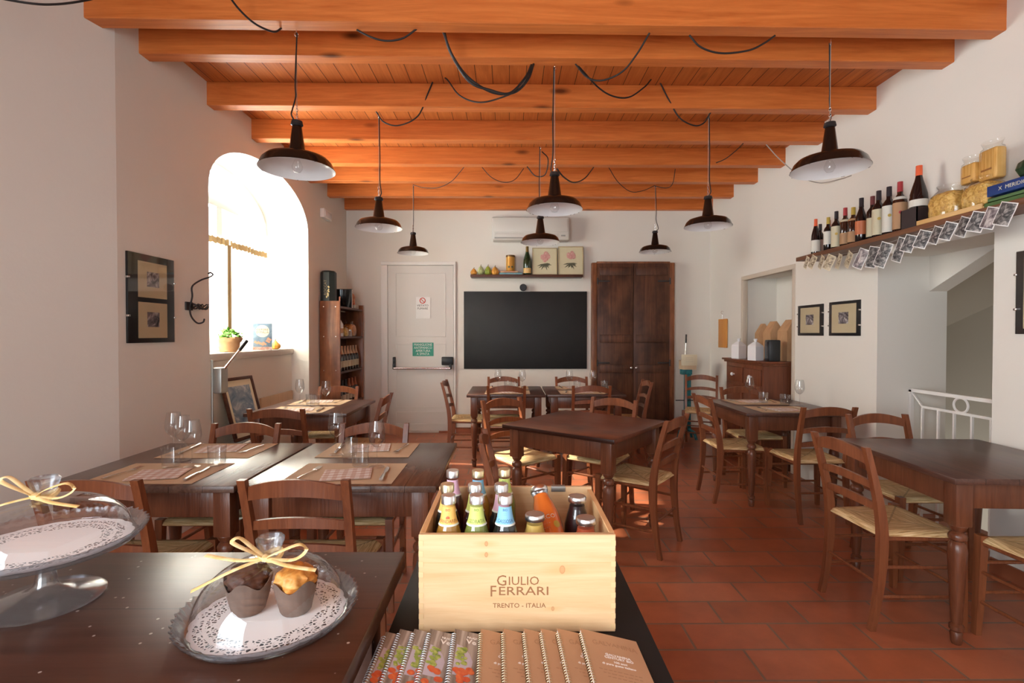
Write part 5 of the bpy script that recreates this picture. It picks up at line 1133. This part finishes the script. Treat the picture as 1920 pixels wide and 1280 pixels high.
def soda(x, y, liquid, cap, lc, ink, word, lab):
    h = .243; g = thing('soda_bottle', lab, 'bottle', (x, y, IB), 0, 'small soda bottles in the crate')
    pr = [(0, .003), (.024, 0), (.0275, .006), (.0275, .150), (.0262, .163), (.0215, .177), (.0165, .190), (.0138, .205), (.0125, .218), (.014, .2205), (.0135, .226), (.0125, .23)]
    rf = lambda q: next(a+(c-a)*(q-za)/(zc-za) for (a, za), (c, zc) in zip(pr[1:], pr[2:]) if za <= q <= zc)
    obj('bottle_glass', la(pr, 28), M['glass'], g, ang=60)
    obj('drink', la([(0, .005)]+[(r-.0016, z+.001) for r, z in pr[1:7]]+[(.0118, .206), (0, .206)], 24), liquid, g)
    obj('cap', la([(.0138, .2215), (.0145, .2225), (.0145, .2365), (.0135, .2385), (0, .2388)], 36, fn=lambda r, z, t_, i: (r*(1+(.02*math.cos(36*t_) if i in (1, 2) else 0)), z)), cap, g)
    n = 16; b = bm_(); V = []
    for q in (.1815, .187, .194, .201, .209, .217):
        hw = R(88)*(1-.12*(q-.18)/.037); V.append([b.verts.new(((rf(q)+.0004)*math.cos(-PI/2-hw+2*hw*k/n), (rf(q)+.0004)*math.sin(-PI/2-hw+2*hw*k/n), q)) for k in range(n+1)])
    for a, c in zip(V, V[1:]):
        for k in range(n): b.faces.new((a[k], a[k+1], c[k+1], c[k]))
    lo = obj('neck_label', b, lc, g)
    V = []; b = bm_()
    for q in (.181, .1845): V.append([b.verts.new(((rf(q)+.0006)*math.cos(-PI/2-R(88)+2*R(88)*k/n), (rf(q)+.0006)*math.sin(-PI/2-R(88)+2*R(88)*k/n), q)) for k in range(n+1)])
    for k in range(n): b.faces.new((V[0][k], V[0][k+1], V[1][k+1], V[1][k]))
    obj('label_band', b, cm((.72, .72, .62), .6), lo)
    if word: text(word, .0092, ink, lo, Matrix.Identity(4), depth=.0001, bend=wrap(rf, .190, -PI/2, .0170), sx=.86)
    text('BIO', .0072, ink, lo, Matrix.Identity(4), depth=.0001, bend=wrap(rf, .2115, -PI/2, .0165))
    for q in (.2055, .2025): text('- - - -', .004, ink, lo, Matrix.Identity(4), depth=.0001, bend=wrap(rf, q, -PI/2, .018))
    if word.startswith('MAN'): obj('fruit_motif', la([(0, 0), (.004, 0), (0, .0006)], 12, M=TM((0, -rf(.198)-.0006, .1965), 90)), OR, lo)
    return g
SIL, GLD = mat('cap_silver', (.74, .74, .74), .28, 1), mat('cap_gold', (.78, .66, .42), .28, 1)
lq = lambda c: mat('soda_liquid', c, .1, trans=.45, ior=1.33)
LO, LG, LB, LR = lq((.70, .36, .06)), lq((.40, .48, .10)), lq((.03, .035, .03)), lq((.10, .02, .02))
lab_o, lab_g, lab_b, lab_p = cm((.80, .46, .12), .6), cm((.55, .62, .16), .6), cm((.22, .48, .68), .6), cm((.70, .42, .52), .6)
i_o, i_g, i_b, i_p = cm((.42, .10, .05)), cm((.16, .28, .05)), cm((.03, .10, .28)), cm((.4, .05, .12))
soda(-.1215, .998, LO, SIL, lab_o, i_o, 'MANDARIN', 'orange labelled soda bottle at the front corner of the crate')
soda(-.0655, .998, LG, SIL, lab_g, i_g, 'CEDRATA', 'yellow green labelled soda bottle at the front of the crate')
soda(-.0085, .998, LB, SIL, lab_b, i_b, 'GASSOSA', 'blue labelled soda bottle at the front of the crate')
soda(-.1330, 1.072, LB, GLD, lab_o, i_o, '', 'gold capped soda bottle behind the orange labelled one')
soda(-.0740, 1.072, LR, SIL, lab_g, i_g, '', 'silver capped soda bottle behind the yellow green one')
soda(-.0170, 1.072, LB, SIL, lab_p, i_p, '', 'silver capped soda bottle behind the blue labelled one')
soda(-.1340, 1.180, LR, SIL, lab_p, i_p, '', 'pink labelled soda bottle in the rear corner of the crate')
soda(-.0740, 1.180, LO, GLD, lab_b, i_b, '', 'gold capped soda bottle in the rear middle')
soda(-.0120, 1.190, LG, GLD, lab_g, i_g, '', 'tallest looking gold capped bottle at the rear of the crate')
def juice(x, y, z, liquid, lab, rot=None, sc_=1.0, txt=None):
    g = thing('juice_bottle', lab, 'bottle', (x, y, z), 0, 'round shouldered juice bottles in the crate')
    if rot is not None: g.rotation_euler = rot
    pr = [(0, .004), (.026, 0), (.0295, .006), (.0300, .085), (.0290, .105), (.0245, .126), (.0195, .141), (.0180, .148), (.0180, .153), (.0190, .155), (.0190, .158), (.0175, .160)]
    obj('bottle_glass', la(pr, 32), M['glass'], g, ang=60); obj('juice', la([(0, .008)]+[(r-.0018, zq+.001) for r, zq in pr[1:7]]+[(.0165, .150), (0, .150)], 28), liquid, g)
    obj('lid', la([(.0196, .158), (.0203, .159), (.0203, .167), (.0185, .170), (0, .1695)], 32), SIL, g)
    if txt:
        rf = lambda q: next(a+(c-a)*(q-za)/(zc-za) for (a, za), (c, zc) in zip(pr[1:], pr[2:]) if za <= q <= zc)
        for q, s2, tt in ((.088, .013, txt), (.075, .008, '- - - -'), (.066, .008, '- - -')): text(tt, s2, M['white_ink'], g, Matrix.Identity(4), depth=.0001, bend=wrap(rf, q, R(-100), .027), name='print')
        obj('fruit_motif', la([(0, 0), (.008, 0), (0, .001)], 14, M=Matrix.Rotation(R(-55), 4, 'Z') @ Matrix.Translation((.0297, 0, .07)) @ Matrix.Rotation(R(90), 4, 'Y')), GO, g)
    return g
jq = lambda c: mat('juice_liquid', c, .35)
juice(.052, 1.02, IB+.022, jq((.80, .55, .14)), 'pale yellow juice bottle at the front of the crate')
juice(.103, 1.035, .925, jq((.82, .20, .03)), 'orange juice bottle lying tilted across the others', rot=(R(-43), R(-14), R(3)), txt='SUCCO')
juice(.152, 1.12, IB+.026, jq((.022, .008, .010)), 'almost black juice bottle in the rear of the crate', sc_=1)
juice(.155, 1.01, IB+.018, jq((.62, .12, .05)), 'red juice bottle at the front corner of the crate')
juice(.070, 1.10, IB, jq((.45, .10, .04)), 'juice bottle mostly hidden beneath the tilted orange one')

def coil(b, x, z, y0, y1, r, pitch, wr=.0006):
    n = int((y1-y0)/pitch)
    for k in range(n):
        yy = y0+pitch*k; tube(b, [(x+r*math.cos(q), yy+pitch*.28*(q/(2*PI)), z+r*math.sin(q)) for q in [2*PI*j/10 for j in range(10)]], wr, 5, closed=True)
NW, NL, NT_ = .108, .168, .0085
m = M['veg'] = mat('veg_cover', (.4, .35, .3), .5); t = NT(m)
t.col(t.ramp(t.noise(t.co((28, 1.6, 1)), 3, 4, .6, .6), [(.32, (.10, .075, .06)), (.5, (.28, .23, .20)), (.68, (.46, .41, .37))]))
M['leafc'] = blotch('printed_leaves', [(.10, .20, .03), (.32, .42, .08), (.55, .60, .2)], 60, .5); M['tom'] = blotch('printed_tomato', [(.55, .05, .02), (.72, .18, .05)], 50, .5); M['lilac'] = mat('printed_lilac', (.52, .48, .56), .6)
NBL = ['first spiral notebook of the veined wood row, in brown light', 'second spiral notebook with vegetables on a wood print', 'third spiral notebook with vegetables on a wood print', 'fourth spiral notebook with vegetables on a wood print', 'last vegetable notebook, overlapped by the kraft ones', 'first kraft spiral notebook beside the vegetable ones', 'second kraft spiral notebook in the fan', 'third kraft spiral notebook in the fan', 'fourth kraft spiral notebook in the fan', 'fifth kraft spiral notebook in the fan', 'topmost kraft spiral notebook with its whole cover showing']
NX = [-.227, -.203, -.177, -.148, -.103, -.055, -.0146, .023, .054, .084, .126]
NR = [0, .3, .5, .5, 1.5, 1.6, 1.6, 2, 2.2, 2.2, .8]
for k, (x, rz) in enumerate(zip(NX, NR)):
    veg = k < 5; tl = 14
    g = thing('spiral_notebook', NBL[k], 'notebook', (x, .908-.008*(k == 0), ST+.0295)); g.rotation_euler = (0, R(tl), R(rz))
    obj('pages', bx(.004, NW, -NL, 0, -.0022, .0022), M['white_paper'], g)
    obj('back_cover', bx(.003, NW+.001, -NL-.001, .001, -.0029, -.0023), M['kraft_cover'], g)
    cv = obj('front_cover', bx(.003, NW+.001, -NL-.001, .001, .0023, .0030), M['veg'] if veg else M['kraft_cover'], g)
    b = bm_(); coil(b, .0035, -.001, -NL+.004, -.004, .0050, .0062); obj('spiral_binding', b, M['coil'] if veg else M['coil_bronze'], g)
    T2 = Matrix.Translation((0, 0, .0031))
    if veg:
        b = bm_(); 
        P = [b.verts.new((p[0], p[1], .0032)) for p in ((.010, -.042), (.022, -.046), (.034, -.062), (.040, -.08), (.036, -.12), (.008, -.12))]; b.faces.new(P); obj('lilac_patch', b, M['lilac'], cv)
        rd = random.Random(k); b = bm_(); b2 = bm_()
        for q in range(26): lathe(b, [(0, 0), (.0042, 0), (0, .0004)], 6, c=(.012+rd.random()*.016, -.048-rd.random()*.048, .0033+.00002*q))
        for q in range(10): lathe(b2, [(0, 0), (.0065, 0), (0, .0005)], 10, c=(.012+rd.random()*.026, -.098-rd.random()*.045, .0036+.00002*q))
        obj('leaf_print', b, M['leafc'], cv); obj('tomato_print', b2, M['tom'], cv)
        text('NUOV', .0075, M['white_ink'], cv, Matrix.Translation((.027, -.016, .0031)), depth=.0001, align='LEFT', name='title', thick=.0002); text('Ve', .017, M['white_ink'], cv, Matrix.Translation((.026, -.028, .0031)), depth=.0001, align='LEFT', name='title', thick=.0004)
    else:
        th = lambda p: Vector((p.x, p.y-.35*p.x*p.x/.03, p.z))
        text('GALVANINA', .0145, M['emboss'], cv, Matrix.Translation((.060, -.030, .0031)), depth=.0001, name='embossed_logo', bend=lambda p: Vector((p.x, p.y*(1+9*abs(p.x))-1.6*p.x*p.x, p.z)))
        text('GALVANINA', .0080, M['white_ink'], cv, Matrix.Translation((.060, -.060, .0031)), depth=.0001, name='title', thick=.00025); text('CENTURY BIO', .0080, M['white_ink'], cv, Matrix.Translation((.060, -.0675, .0031)), depth=.0001, name='title', thick=.00025)
        text('100 anni', .0070, M['white_ink'], cv, Matrix.Translation((.060, -.078, .0031)), depth=.0001, name='title', thick=.0002); text('di puro gusto italiano', .0068, M['white_ink'], cv, Matrix.Translation((.056, -.086, .0031)), depth=.0001, name='title', thick=.0002)
        b = bm_(); rd = random.Random(k)
        for q in range(3):
            x_ = .018+.006*q
            while x_ < .092: w_ = rd.uniform(.003, .009); box(b, x_, x_+w_, -.1035-.008*q, -.1015-.008*q, .0030, .0031); x_ += w_+.0022
        obj('small_print', b, M['emboss'], cv)
bpy.context.view_layer.update()
